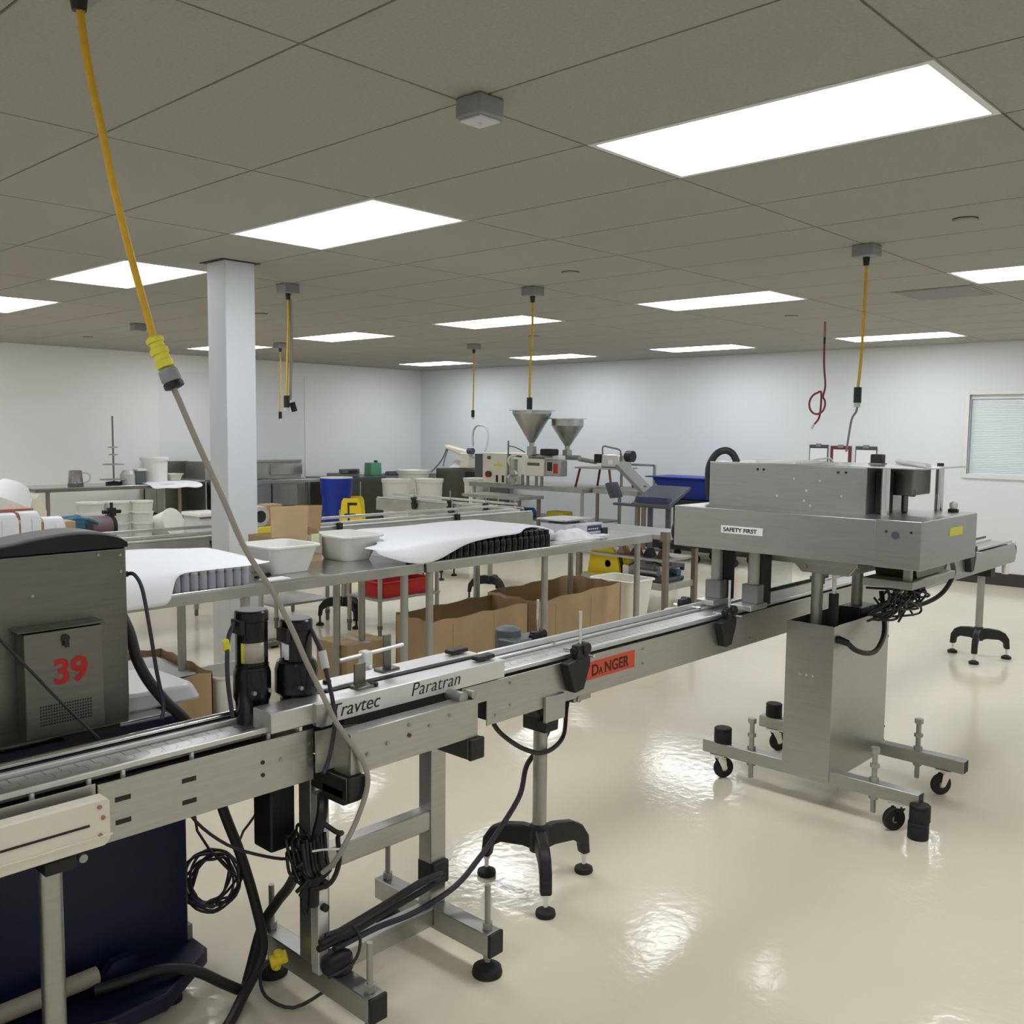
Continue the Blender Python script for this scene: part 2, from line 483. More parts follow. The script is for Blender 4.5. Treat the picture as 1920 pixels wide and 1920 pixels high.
def clamp_bracket(parent, x, yf, s=-1, rod=True, plate=True):
    """black wedge bracket holding the guide rail: knob, upright rod and cross rod; s=-1 near side"""
    o = None
    if plate:
        b = MB().prism([(x - .075, .862), (x + .055, .885), (x + .055, .84), (x + .02, .755), (x - .03, .75)], 'y', yf + s * .038, yf)
        o = b.build('guide_bracket', 'black', parent, bevel=.006)
    k = MB().cyl((x + .03, yf + s * .045, .905), (x + .03, yf + s * .005, .905), .022, n=10).cyl((x - .03, yf + s * .02, .90), (x + .05, yf + s * .02, .90), .014, n=10)
    k.cbox((x, yf + s * .022, .895), (.04, .03, .05))
    kn = k.build('clamp_knob', 'black', o or parent, bevel=.004)
    if rod: MB().cyl((x + .012, yf + s * .022, .86), (x + .012, yf + s * .022, 1.04), .0055, n=10).build('guide_rod', 'chrome', o or parent)
    MB().cyl((x + .02, yf + s * .08, .885), (x + .02, yf + .06 * -s, .885), .006, n=10).build('cross_rod', 'chrome', o or parent)

def chain(parent, x0, x1, y0=2.205, y1=2.30, z=.872):
    n = int((x1 - x0) / .0381)
    src = MB()
    ym = (y0 + y1) / 2; h = (y1 - y0) / 2
    poly = [(-.018, -h), (.018, -h), (.018, -.018), (.030, -.010), (.030, .010), (.018, .018), (.018, h), (-.018, h), (-.018, .018), (-.007, .010), (-.007, -.010), (-.018, -.018)]
    src.prism(poly, 'z', -.004, 0)
    off = OFF[parent.name]
    first = None
    for k in range(n):
        loc = Vector((x0 + k * .0381, ym, z)) - off
        if first is None:
            first = src.build('chain_link', 'alu', None); first.parent = parent; first.location = loc
        else: piece(first, parent, loc)

# ---- near left conveyor
cl = thing('conveyor', 'near steel bottle conveyor at lower left with white guide block', 'conveyor', (.9, 2.25, 0))
p = MB().prism([(-.9, .718), (.913, .718), (.913, .866), (-.9, .866)], 'y', 2.148, 2.152); p.build('side_panel', 'steelx', cl, bevel=.001)
p = MB().prism([(.917, .718), (1.51, .718), (1.51, .862), (.917, .862)], 'y', 2.147, 2.152); p.build('side_panel', 'steelx', cl, bevel=.001)
MB().box(-.9, 1.51, 2.352, 2.356, .72, .862).build('side_panel', 'steelx', cl)
MB().box(-.9, 1.5, 2.16, 2.345, .73, .845).build('bed', 'dark', cl)
MB().box(-.9, 1.52, 2.158, 2.178, .877, .893).build('guide_rail', 'alu', cl, bevel=.003)
MB().box(-.9, 1.52, 2.182, 2.20, .862, .878).build('wear_strip', 'alu', cl, bevel=.003)
MB().cyl((-.9, 2.335, .893), (1.45, 2.335, .893), .009, n=12).build('guide_rail', 'chrome', cl)
MB().box(-.9, 1.47, 2.345, 2.375, .868, .885).build('guide_rail', 'alu', cl, bevel=.003)
MB().box(-.9, 1.46, 2.306, 2.322, .868, .884).build('wear_strip', 'alu_light', cl, bevel=.002)
for x in (.50, .70, .78, .905, .985, 1.16, 1.38, 1.47):
    MB().cyl((x, 2.166, .855), (x, 2.166, .88), .006, n=10).build('rail_post', 'alu_light', cl)
chain(cl, .45, 1.5)
for x, z in ((.975, .815), (.975, .760), (1.142, .815), (1.142, .760)):
    MB().box(x - .019, x + .019, 2.1462, 2.1475, z - .006, z + .006).build('slot', 'dark', cl, bevel=.0005)
for x, z in ((1.35, .806), (1.35, .772), (1.405, .80), (1.50, .82), (1.50, .775)):
    MB().cyl((x, 2.1445, z), (x, 2.15, z), .0055, n=12).build('bolt', 'dark' if x < 1.4 else 'steel_dull', cl)
gb = MB().prism([(-.9, .738), (.905, .742), (.918, .756), (.918, .842), (.91, .852), (-.9, .856)], 'y', 2.085, 2.125).build('guide_block', 'uhmw', cl, bevel=.004, label='off white plastic guide block')
MB().box(-.9, .87, 2.083, 2.0855, .796, .801).build('groove', 'dark', gb)
MB().box(-.9, .92, 2.080, 2.084, .765, .769).build('lip', 'uhmw', gb)
for x, z in ((.893, .835), (.90, .809), (.893, .77)): MB().cyl((x, 2.081, z), (x, 2.09, z), .005, n=10).build('screw', 'copper', gb)
MB().box(.79, .86, 2.13, 2.26, .69, .722).build('stand_clamp', 'black', cl, bevel=.004)
MB().cyl((.88, 2.145, .70), (.88, 2.16, .70), .010, n=12).build('clamp_bolt', 'steel_dull', cl)
tripod(cl, .822, 2.19, .70, .5, 'steel')

# ---- long conveyor to the right
cr = thing('conveyor', 'long steel bottle conveyor running under the sealing machine to the right', 'conveyor', (5.0, 2.25, 0))
MB().prism([(2.19, .716), (7.93, .716), (7.95, .745), (7.95, .80), (7.90, .862), (2.06, .862), (2.06, .80), (2.19, .80)], 'y', 2.147, 2.152).build('side_panel', 'steelx', cr, bevel=.001)
MB().box(2.1, 7.93, 2.352, 2.356, .716, .862).build('side_panel', 'steelx', cr)
MB().box(2.2, 7.9, 2.16, 2.345, .73, .845).build('bed', 'dark', cr)
MB().box(2.23, 7.88, 2.158, 2.172, .868, .884).build('guide_rail', 'alu', cr, bevel=.003)
MB().box(2.23, 7.88, 2.178, 2.196, .866, .880).build('wear_strip', 'lilac', cr, bevel=.003)
MB().box(2.2, 7.88, 2.306, 2.322, .868, .882).build('wear_strip', 'alu_light', cr, bevel=.003)
MB().box(2.2, 4.05, 2.33, 2.342, .878, .904).build('guide_rail', 'alu_light', cr, bevel=.004)
MB().box(4.9, 7.85, 2.335, 2.347, .888, .905).build('guide_rail', 'slate', cr, bevel=.004)
chain(cr, 2.22, 7.86)
for x in (2.63, 3.66):
    clamp_bracket(cr, x, 2.147)
clamp_bracket(cr, 6.85, 2.147)
clamp_bracket(cr, 2.69, 2.36, 1, plate=False)
clamp_bracket(cr, 3.70, 2.36, 1, plate=False, rod=False)
for x, z in ((2.30, .84), (2.30, .765), (2.23, .745), (3.06, .832), (3.06, .775), (2.50, .735), (3.9, .75)):
    MB().cyl((x, 2.143, z), (x, 2.15, z), .005, n=10).build('bolt', 'steel_dull', cr)
ds = MB().prism([(2.705, .770), (3.005, .770), (3.005, .838), (2.705, .836)], 'y', 2.1455, 2.147).build('warning_label', 'orange_sign', cr, label='orange red warning sticker')
text('D', .058, 'danger_ink', ds, (2.735, 2.1448, .783), (1, 0, 0), (0, 0, 1), bold=.0012)
text('A', .036, 'danger_ink', ds, (2.779, 2.1448, .783), (1, 0, 0), (0, 0, 1), bold=.0012)
text('NGER', .058, 'danger_ink', ds, (2.812, 2.1448, .783), (1, 0, 0), (0, 0, 1), bold=.0012)
MB().box(2.47, 2.575, 2.135, 2.1465, .665, .755).build('stand_plate', 'steelx', cr, bevel=.001)
MB().cyl((2.665, 2.142, .71), (2.665, 2.2, .71), .012, n=10).box(2.64, 2.74, 2.15, 2.20, .700, .716).build('rail_foot', 'steel_dull', cr)
MB().prism([(2.46, .715), (2.66, .715), (2.61, .655), (2.605, .60), (2.53, .60), (2.53, .655)], 'y', 2.19, 2.30).build('stand_clamp', 'black', cr, bevel=.006)
MB().cyl((2.49, 2.17, .645), (2.53, 2.2, .645), .018, n=10).build('clamp_knob', 'black', cr)
tripod(cr, 2.575, 2.25, .60, math.radians(-12))
tripod(cr, 7.60, 2.28, .65, math.radians(-49))
MB().box(7.55, 7.65, 2.2, 2.34, .63, .716).build('stand_clamp', 'black', cr, bevel=.005)
MB().cyl((7.75, 2.16, .64), (7.75, 2.16, .72), .025, n=14).build('rail_foot', 'cream_plastic', cr)
MB().cyl((7.93, 2.15, .80), (7.93, 2.35, .80), .045, n=18).build('end_roller', 'black', cr)
MB().cyl((7.97, 2.16, .855), (7.97, 2.19, .855), .02, n=14).build('end_knob', 'white_plastic', cr)
gm = MB().lathe(2.63, 2.47, [(.05, .82), (.052, .90), (.05, .925), (.03, .935)], 12).build('gear_motor', 'grey_motor', cr, bevel=.003)
MB().box(2.56, 2.75, 2.37, 2.46, .80, .90).build('motor_flange', 'grey_motor', gm, bevel=.006)

# ---- bottle transfer unit between them
tu = thing('bottle_transfer_unit', 'steel bottle transfer unit with two black motors on an open frame stand', 'machine', (1.8, 2.24, 0))
for x in (1.575, 2.035):
    MB().box(x - .03, x + .03, 1.955, 2.50, .075, .145).build('foot_tube', 'steel', tu, bevel=.003)
    MB().box(x - .0305, x + .0305, 1.945, 1.957, .073, .147).build('end_cap', 'black', tu, bevel=.004)
    MB().box(x - .032, x + .032, 2.21, 2.27, .145, .735).build('frame_post', 'steel', tu, bevel=.003)
    MB().box(x - .03, x + .03, 2.045, 2.50, .672, .735).build('cross_tube', 'steel_dark', tu, bevel=.003)  # darker steel than the posts: shadow on the tubes put into the colour
    MB().box(x - .0305, x + .0305, 2.033, 2.047, .67, .737).build('end_cap', 'black', tu, bevel=.004)
    for y in (1.985, 2.465):
        r = MB().cyl((x, y, .03), (x, y, .285), .009, n=12).build('leveling_screw', 'steel_dull', tu)
        MB().cyl((x, y, .146), (x, y, .168), .017, n=6).build('lock_nut', 'steel_dull', r)
        MB().cyl((x, y, .052), (x, y, .074), .015, n=6).build('lock_nut', 'steel_dull', r)
        MB().lathe(x, y, [(.046, 0), (.048, .008), (.044, .024), (.014, .04)], 24).build('foot_pad', 'rubber', r)
MB().box(1.605, 2.005, 2.215, 2.265, .40, .465).build('cross_bar', 'steel', tu, bevel=.003)
MB().box(1.605, 2.005, 2.20, 2.26, .085, .145).build('cross_bar', 'steel', tu, bevel=.003)
MB().box(1.535, 1.570, 2.165, 2.20, .13, .66).build('adjuster_post', 'alu_light', tu, bevel=.003)
MB().cyl((1.552, 2.15, .40), (1.552, 2.17, .40), .013, n=10).build('bolt', 'dark', tu)
MB().cyl((1.552, 2.15, .33), (1.552, 2.17, .33), .011, n=10).build('bolt', 'dark', tu)
# lower front cover
fc = MB().box(1.557, 2.05, 2.048, 2.054, .738, .856).box(1.557, 2.05, 2.048, 2.10, .852, .858).box(1.557, 1.563, 2.048, 2.12, .738, .856)
fc = fc.build('front_cover', 'steelx', tu, bevel=.002)
for x, z in ((1.62, .785), (1.69, .80), (1.77, .805), (1.85, .815), (1.93, .83), (1.77, .835)):
    MB().cyl((x, 2.044, z), (x, 2.05, z), .006, n=12).build('screw', 'red_dark' if .8 < z < .81 else 'steel_dull', fc)
MB().cyl((2.00, 2.06, .865), (2.00, 2.15, .865), .018, n=14).build('drive_shaft', 'steel_dull', tu)
MB().cyl((2.035, 2.05, .87), (2.035, 2.09, .87), .012, n=10).build('drive_shaft', 'steel_dull', tu)
MB().box(1.60, 2.06, 2.13, 2.33, .74, .87).build('belt_housing', 'dark', tu)
MB().box(1.94, 2.07, 2.14, 2.15, .80, .865).build('drive_plate', 'steelx', tu)
# upper double channel
MB().box(1.545, 2.25, 2.125, 2.205, .872, .932).build('channel', 'alu_light', tu, bevel=.003)
MB().box(1.56, 2.25, 2.25, 2.335, .872, .932).build('channel', 'alu_light', tu, bevel=.003)
MB().box(1.545, 2.22, 2.205, 2.25, .88, .922).build('slot', 'blackgloss', tu)
MB().box(1.60, 2.20, 2.205, 2.222, .915, .936).build('drive_belt', 'rubber', tu)
for x, y in ((2.19, 2.17), (2.19, 2.29), (1.74, 2.17), (1.66, 2.29)):
    MB().cyl((x, y, .932), (x, y, .942), .013, n=10).build('cap_screw', 'dark', tu, bevel=.002)
MB().box(2.15, 2.23, 2.15, 2.185, .936, .95).build('latch', 'black', tu, bevel=.004)
MB().box(2.15, 2.23, 2.275, 2.31, .936, .95).build('latch', 'black', tu, bevel=.004)
text('Paratran', .058, 'ink', tu, (1.842, 2.1242, .888), (1, 0, 0), (0, 0, 1), shear=.25, bold=-.0006, space=1.03)
text('Travtec', .056, 'ink', tu, (1.549, 2.1242, .884), (1, 0, 0), (0, 0, 1), shear=.25, bold=-.0002)
# spacing rod
MB().cyl((1.665, 2.235, 1.008), (1.905, 2.235, 1.018), .006, n=12).build('spacing_rod', 'alu_light', tu)
MB().box(1.69, 1.73, 2.195, 2.203, .935, 1.0).box(1.675, 1.735, 2.16, 2.203, .932, .94).build('rod_bracket', 'steel_dark', tu, bevel=.002)
MB().box(1.855, 1.885, 2.265, 2.273, .935, 1.05).box(1.85, 1.92, 2.265, 2.31, .932, .94).build('rod_bracket', 'steel_dark', tu, bevel=.002)
MB().box(1.745, 1.775, 2.218, 2.252, .965, 1.022).cyl((1.76, 2.21, .975), (1.76, 2.218, .975), .008, n=10).build('rod_collar', 'white_plastic', tu, bevel=.004)
# gear block, motors
MB().box(1.37, 1.57, 2.135, 2.225, .878, .935).build('gear_block', 'alu', tu, bevel=.004)
MB().prism([(1.50, .875), (1.52, .868), (1.552, .87), (1.552, .93), (1.50, .935)], 'y', 2.118, 2.135).build('gear_cover', 'steelx', tu)
for x, y, z1, lab, rg in ((1.41, 2.29, 1.185, .872, .051), (1.53, 2.255, 1.15, .90, .060)):
    m_ = MB().lathe(x, y, [(.044, 1.0), (.047, 1.03), (.044, 1.032), (.044, z1 - .03), (.046, z1 - .028), (.046, z1 - .004), (.042, z1)], 28).build('motor', 'blackgloss', tu, label='black cylindrical gear motor')
    MB().lathe(x, y, [(.041, z1), (.041, z1 + .002)], 28).build('motor_cap', 'grey_plastic', m_)
    MB().lathe(x, y, [(.044, lab), (.046, .93), (rg, .945), (rg, 1.01), (rg - .006, 1.03), (.047, 1.035)], 24).build('gearbox', 'blackgloss', m_)
    for dx in (-.04, .04): MB().cyl((x + dx * .6, y - rg - .002, .965), (x + dx * .6, y - rg + .012, .965), .006, n=8).build('screw', 'steel_dull', m_)
    MB().box(x - .052, x - .036, y - .03, y + .02, z1 - .06, z1 - .02).build('terminal_box', 'black', m_, bevel=.003)
lb = []
for k in range(9):
    a = math.radians(-100 + k * 12)
    lb.append((a,))
def wrap_label(parent, x, y, r, z0, z1, a0, a1, m, name):
    g = [[(x + r * math.cos(math.radians(a0 + (a1 - a0) * k / 12)), y + r * math.sin(math.radians(a0 + (a1 - a0) * k / 12)), z) for k in range(13)] for z in (z0, z1)]
    return MB().grid(g).build(name, m, parent, solid=.0006)
wrap_label(tu, 1.41, 2.29, .0449, 1.045, 1.10, -150, -75, 'tape', 'motor_label')
wrap_label(tu, 1.41, 2.29, .0452, 1.045, 1.10, -160, -147, 'yellow_label', 'motor_label')
wrap_label(tu, 1.53, 2.255, .0449, 1.045, 1.09, 175, 200, 'sign_white', 'motor_label')
wrap_label(tu, 1.53, 2.255, .0449, 1.04, 1.085, -170, -150, 'sign_white', 'motor_label')
MB().tube([(1.362, 2.29, 1.155), (1.340, 2.27, 1.150), (1.318, 2.252, 1.13), (1.303, 2.235, 1.09), (1.294, 2.218, 1.018), (1.301, 2.21, .926)], .006).build('motor_lead', 'cord_purple', tu)
MB().cyl((1.308, 2.243, 1.095), (1.299, 2.236, 1.125), .009, n=10).build('lead_tag', 'yellow_label', tu)
MB().tube([(1.56, 2.24, 1.125), (1.555, 2.214, 1.115), (1.556, 2.189, 1.085), (1.557, 2.17, 1.06)], .0065).build('motor_lead', 'cord_purple', tu)
MB().cyl((1.557, 2.17, 1.065), (1.554, 2.15, 1.02), .012, n=12).build('lead_connector', 'liner', tu)
MB().tube([(1.554, 2.15, 1.02), (1.552, 2.13, .98), (1.55, 2.11, .93), (1.545, 2.095, .885), (1.515, 2.08, .80), (1.48, 2.06, .765)], .006).build('motor_lead', 'cord_purple', tu)
MB().box(1.545, 1.605, 2.06, 2.16, .655, .70).build('lower_bracket', 'dark', tu, bevel=.004)
MB().prism([(1.50, .86), (1.57, .86), (1.64, .85), (1.56, .745), (1.50, .745)], 'y', 2.12, 2.126).build('gusset', 'steelx', tu)

# ---- control cabinet with the curved lid
cc = thing('control_cabinet', 'steel electrical cabinet with curved black top at left edge', 'cabinet', (.7, 2.6, .84))
MB().box(-.25, 1.178, 2.535, 2.74, .868, 1.355).build('body', 'steel_dark', cc, bevel=.006)
hump = catmull([(.55, 0, 1.366), (.70, 0, 1.370), (.86, 0, 1.377), (.93, 0, 1.387), (1.0, 0, 1.395), (1.06, 0, 1.398), (1.11, 0, 1.393), (1.155, 0, 1.382), (1.18, 0, 1.368)], 4)
hp = [(p.x, p.z) for p in hump]
MB().prism([(-.25, 1.356), (-.25, 1.366)] + hp + [(1.18, 1.356)], 'y', 2.53, 2.55).build('lid_front', 'blackgloss', cc)
MB().prism([(-.25, 1.358), (-.25, 1.374)] + [(x, z + .006) for x, z in hp] + [(1.184, 1.358)], 'y', 2.55, 2.68).build('lid', 'grey_plastic', cc, bevel=.004)
jb = MB().box(.885, 1.082, 2.475, 2.535, .895, 1.165).prism([(.87, 1.168), (1.09, 1.168), (1.09, 1.174), (.87, 1.174)], 'y', 2.47, 2.535)
jb = jb.build('junction_box', 'steel_dark', cc, bevel=.004)
text('39', .088, 'red_ink', jb, (.952, 2.4742, 1.028), (1, 0, 0), (0, 0, 1), bold=.003, name='number')
MB().cyl((.985, 2.467, 1.143), (.985, 2.476, 1.143), .010, n=10).box(.979, .991, 2.462, 2.468, 1.12, 1.146).build('lock', 'dark', jb, bevel=.002)
v = MB()
for r_ in range(7):
    for c_ in range(20): v.box(.918 + c_ * .0066, .9215 + c_ * .0066, 2.4738, 2.4752, .925 + r_ * .0078, .9295 + r_ * .0078)
v.build('vent_holes', 'dark', jb, kind='stuff')
MB().box(1.02, 1.16, 2.56, 2.72, .843, .87).build('mount', 'dark', cc)
MB().box(.2, .4, 2.56, 2.72, .843, .87).build('mount', 'dark', cc)
for x, z in ((1.16, 1.335), (1.16, 1.29), (1.10, 1.34), (.93, 1.25)):
    MB().cyl((x, 2.531, z), (x, 2.536, z), .004, n=8).build('rivet', 'steel_dull', cc)
MB().cyl((.80, 2.50, 1.20), (.80, 2.536, 1.20), .022, n=14).cyl((.80, 2.47, 1.20), (.80, 2.50, 1.20), .013, n=10).build('cable_gland', 'black', cc)
MB().cyl((1.178, 2.62, 1.15), (1.20, 2.62, 1.15), .02, n=12).build('cable_gland', 'dark', cc)
MB().cyl((1.178, 2.57, 1.275), (1.196, 2.57, 1.275), .008, n=10).build('cable_gland', 'dark', cc)
MB().box(1.178, 1.195, 2.60, 2.63, 1.205, 1.24).build('switch', 'black', cc, bevel=.003)

single(MB().tube([(.80, 2.468, 1.20), (.87, 2.43, 1.10), (.94, 2.40, 1.0), (1.02, 2.375, .895)], .0038, n=6), 'thin_cable', 'hose', 'thin taut wire running from the steel cabinet down to the conveyor', 'cable')

# ---- navy base cabinet
nb = thing('base_cabinet', 'dark navy blue base cabinet under the steel electrical cabinet', 'cabinet', (.6, 2.8, 0))
MB().box(-.4, 1.375, 2.605, 3.15, .10, .84).build('body', 'navy', nb, bevel=.006)
MB().prism([(-.4, 2.40), (1.20, 2.40), (1.40, 2.54), (1.40, 3.2), (-.4, 3.2)], 'z', .075, .125).build('platform', 'navy', nb, bevel=.006)
MB().cyl((-.4, 2.545, .175), (1.07, 2.545, .175), .025, n=14).build('guard_rod', 'beige_rod', nb)
MB().prism([(1.05, .13), (1.11, .20), (1.17, .20), (1.20, .13)], 'y', 2.53, 2.56).build('rod_holder', 'navy', nb)
for x, y in ((1.29, 2.56), (1.29, 3.1), (-.3, 2.56), (-.3, 3.1)):
    ft = MB().cyl((x, y, .02), (x, y, .078), .022, n=12).build('foot', 'steel_dark', nb)
    MB().cyl((x, y, 0), (x, y, .022), .034, n=16).build('foot_pad', 'rubber', ft)
MB().box(1.375, 1.395, 2.62, 2.70, .125, .17).build('hinge', 'steel_dull', nb)
MB().box(-.35, 1.33, 2.62, 3.1, .838, .842).build('top_plate', 'steel_top', nb)

# wrapped white pack behind the cabinet
single(MB().frustum((1.36, 2.86, .84), (.26, .34), (.22, .30), .05, r=.04), 'plastic_bag', 'liner', 'crumpled clear plastic bag on the navy cabinet beside the hose', 'bag', bevel=.01)

# ---- hoses and cables
def cable(name, pts, r, m, label, cat='cable', n=8, k=5, group=None):
    return single(MB().tube(pts, r, n, k), name, m, label, cat, group)
cable('hose', [(1.20, 2.62, 1.15), (1.213, 2.601, 1.10), (1.222, 2.581, 1.03), (1.245, 2.562, .967), (1.285, 2.543, .902), (1.34, 2.52, .83), (1.385, 2.49, .71), (1.42, 2.47, .562), (1.464, 2.45, .415), (1.497, 2.43, .265), (1.508, 2.41, .145), (1.475, 2.395, .08), (1.41, 2.37, .030), (1.32, 2.30, .016), (1.1, 2.15, .016)],
      .0155, 'hose', 'thick black hose from the steel cabinet down past the coiled cable', 'hose', n=12)
cable('hose', [(1.05, 2.52, .15), (1.129, 2.50, .152), (1.218, 2.475, .158), (1.309, 2.45, .126), (1.392, 2.425, .06), (1.44, 2.41, .03), (1.474, 2.43, .06), (1.53, 2.45, .17), (1.552, 2.40, .26), (1.545, 2.33, .33), (1.52, 2.25, .41), (1.50, 2.19, .46)],
      .0155, 'hose', 'thick black hose lying across the navy cabinet platform', 'hose', n=12)
cable('cable', [(1.196, 2.57, 1.275), (1.206, 2.55, 1.274), (1.218, 2.53, 1.235), (1.222, 2.50, 1.131), (1.228, 2.475, 1.007), (1.235, 2.455, .92), (1.22, 2.44, .885)], .0055, 'cord_purple', 'thin dark cable hanging from the upper right side of the steel cabinet')
# coil
def coil(cx, cy, cz, R, turns, r, seed):
    rnd = random.Random(seed); pts = []
    for t in range(turns * 12):
        a = 2 * math.pi * t / 12
        k = R * (1 + .13 * math.sin(t * .37 + seed)) * (.82 + .18 * rnd.random())
        pts.append((cx + k * .95 * math.cos(a), cy + .018 * math.sin(t * .9) - k * .35 * math.cos(a), cz + k * math.sin(a) * 1.15))
    return pts
cable('cable_coil', [(1.44, 2.66, .60), (1.46, 2.70, .42)] + coil(1.515, 2.72, .235, .082, 8, .004, 3) + [(1.56, 2.62, .38), (1.54, 2.50, .50), (1.51, 2.38, .63)], .0042, 'cord_purple', 'coiled thin black cable hanging beside the navy cabinet', n=6, k=3)
cable('cable', [(1.275, 2.40, .70), (1.28, 2.40, .61), (1.367, 2.36, .51), (1.46, 2.27, .47), (1.49, 2.18, .49)], .0045, 'cord_purple', 'thin black cable slanting from under the conveyor to the tangled wires', n=6)
cable('cable', [(1.47, 2.34, .70), (1.468, 2.34, .63), (1.492, 2.30, .55), (1.50, 2.26, .49)], .0055, 'cord_purple', 'short black cable dropping from the conveyor into the wire tangle', n=6)
# tangled bundle on the stand
tg = thing('wire_bundle', 'tangled bundle of black wires strapped to the transfer unit stand', 'cable', (1.50, 2.17, .5))
rnd = random.Random(5)
for q in range(14):
    c = Vector((1.485 + rnd.uniform(-.025, .02), 2.16 + rnd.uniform(-.03, .03), .505 + rnd.uniform(-.04, .03)))
    R_ = rnd.uniform(.018, .048); ph = rnd.uniform(0, 6.28); tl = rnd.uniform(-.6, .6)
    pts = [(c.x + R_ * math.cos(a + ph) * .8, c.y + R_ * rnd.uniform(.4, .9) * math.sin(a + ph + tl), c.z + R_ * math.sin(a + ph) + .01 * math.sin(3 * a)) for a in [k * 2 * math.pi / 9 for k in range(9)]]
    MB().tube(pts, .0045, 6, 3, closed=True).build('wire', 'black', tg)
for q in range(7):
    x = 1.46 + .012 * q
    MB().tube([(x, 2.13, .55 + .02 * rnd.random()), (x - .01, 2.10 + .01 * rnd.random(), .50), (x + .01 + .02 * rnd.random(), 2.13, .45), (x, 2.16, .42 - .03 * rnd.random())], .006, 6, 4).build('wire', 'black', tg)
MB().tube([(1.52, 2.13, .60), (1.55, 2.10, .57), (1.585, 2.12, .55), (1.60, 2.16, .52), (1.575, 2.12, .47), (1.53, 2.10, .43), (1.48, 2.12, .42)], .007, 6, 4).build('wire', 'black', tg)
MB().tube([(1.47, 2.10, .54), (1.50, 2.09, .538), (1.55, 2.06, .534)], .0032, 6, 3).build('cable_tie', 'white_plastic', tg)
MB().tube([(1.49, 2.17, .44), (1.478, 2.16, .38), (1.492, 2.16, .33), (1.506, 2.16, .38), (1.495, 2.17, .44)], .0045, 6, 4).build('wire', 'black', tg)
MB().box(1.432, 1.512, 2.24, 2.33, .50, .68).build('power_supply', 'black', tg, bevel=.006, label='black box clipped behind the post')
MB().tube([(1.55, 2.16, .66), (1.525, 2.13, .62), (1.515, 2.15, .52), (1.515, 2.16, .35)], .016, 8, 4).build('wire', 'black', tg)
# lines along the lower bar
lb = thing('hose_bundle', 'bundle of black hoses tied along the low bar of the stand', 'hose', (1.8, 2.16, .2))
for k, (pts, r) in enumerate((([(1.53, 2.15, .235), (1.622, 2.15, .246), (1.76, 2.15, .262), (1.909, 2.155, .278), (1.99, 2.16, .275)], .012),
                              ([(1.53, 2.16, .215), (1.664, 2.165, .215), (1.806, 2.17, .228), (1.958, 2.17, .242), (2.022, 2.17, .245)], .010),
                              ([(1.54, 2.14, .26), (1.66, 2.14, .255), (1.80, 2.14, .276), (1.95, 2.145, .29), (2.0, 2.155, .28)], .006))):
    MB().tube(pts, r, 8, 5).build('hose', 'hose', lb)
MB().box(2.0, 2.07, 2.195, 2.273, .215, .29).build('hose_clip', 'dark', lb, bevel=.006)
MB().lathe(1.58, 2.14, [(.045, .146), (.048, .16), (.044, .185), (.02, .19)], 16).build('hose_loop', 'hose', lb)
MB().tube([(1.52, 2.10, .16), (1.60, 2.09, .175), (1.64, 2.11, .22), (1.63, 2.14, .26)], .0045, 6, 4).build('hose', 'hose', lb)
cable('cable', [(2.76, 2.30, .70), (2.70, 2.295, .60), (2.634, 2.30, .508), (2.557, 2.30, .45), (2.468, 2.25, .379), (2.354, 2.233, .30), (2.233, 2.217, .235), (2.09, 2.19, .19), (1.90, 2.175, .178), (1.75, 2.17, .19), (1.577, 2.15, .20)], .0095, 'cord_purple', 'dark cable sagging from the conveyor tripod to the stand foot', n=8)
cable('cable', [(2.29, 2.22, .72), (2.30, 2.22, .68), (2.346, 2.217, .63), (2.447, 2.215, .561), (2.56, 2.215, .52), (2.69, 2.24, .54), (2.761, 2.283, .623), (2.80, 2.30, .70)], .0085, 'hose', 'grey black cable looping under the long conveyor by the tripod pole', n=8)
# yellow plug
yp = thing('yellow_plug', 'small yellow cable plug lying at the stand foot', 'plug', (1.48, 2.3, .10))
MB().cyl((1.455, 2.29, .155), (1.50, 2.27, .165), .018, n=12).cyl((1.475, 2.29, .13), (1.475, 2.275, .185), .014, n=10).build('plug_body', 'yellow', yp, bevel=.003)
MB().tube([(1.455, 2.29, .155), (1.43, 2.30, .13), (1.44, 2.29, .06), (1.50, 2.24, .02), (1.58, 2.19, .06)], .005, 6, 4).build('plug_lead', 'hose', yp)

# ---- near yellow cord drop and grey cable
yc = thing('hanging_power_cord', 'near yellow power cord hanging from the ceiling at upper left', 'cord', (.97, 2.26, CE))
MB().box(.915, 1.025, 2.205, 2.315, CE - .055, CE).build('junction_box', 'box_grey', yc, bevel=.006)
MB().cyl((.970, 2.257, CE - .055), (.971, 2.257, 2.615), .021, .016, n=14).build('strain_relief', 'black', yc)
MB().tube([(0.970, 2.257, 2.640), (0.984, 2.250, 2.501), (1.007, 2.240, 2.363), (1.030, 2.230, 2.223), (1.060, 2.220, 2.080), (1.085, 2.210, 1.971), (1.105, 2.200, 1.882)], .0088, 10, 5).build('cord', 'yellow_cord', yc)
d = Vector((1.123, 2.18, 1.82)) - Vector((1.105, 2.20, 1.885))
a0 = Vector((1.105, 2.20, 1.885))
def along(mb, prof, base, d, n=16):
    q = Vector((0, 0, 1)).rotation_difference(d.normalized()).to_matrix().to_4x4()
    return mb.lathe(0, 0, prof, n, Matrix.Translation(base) @ q)
con = along(MB(), [(.012, -.012), (.021, -.006), (.021, .004), (.017, .006), (.017, .016), (.022, .02), (.022, .033), (.018, .035), (.019, .048), (.0215, .05), (.0205, .066), (.017, .068)], a0, d).build('connector', 'yellow_label', yc)
gc = thing('power_cable', 'grey power cable with plug running from the yellow cord down to the transfer unit', 'cable', (1.3, 2.12, 1.2))
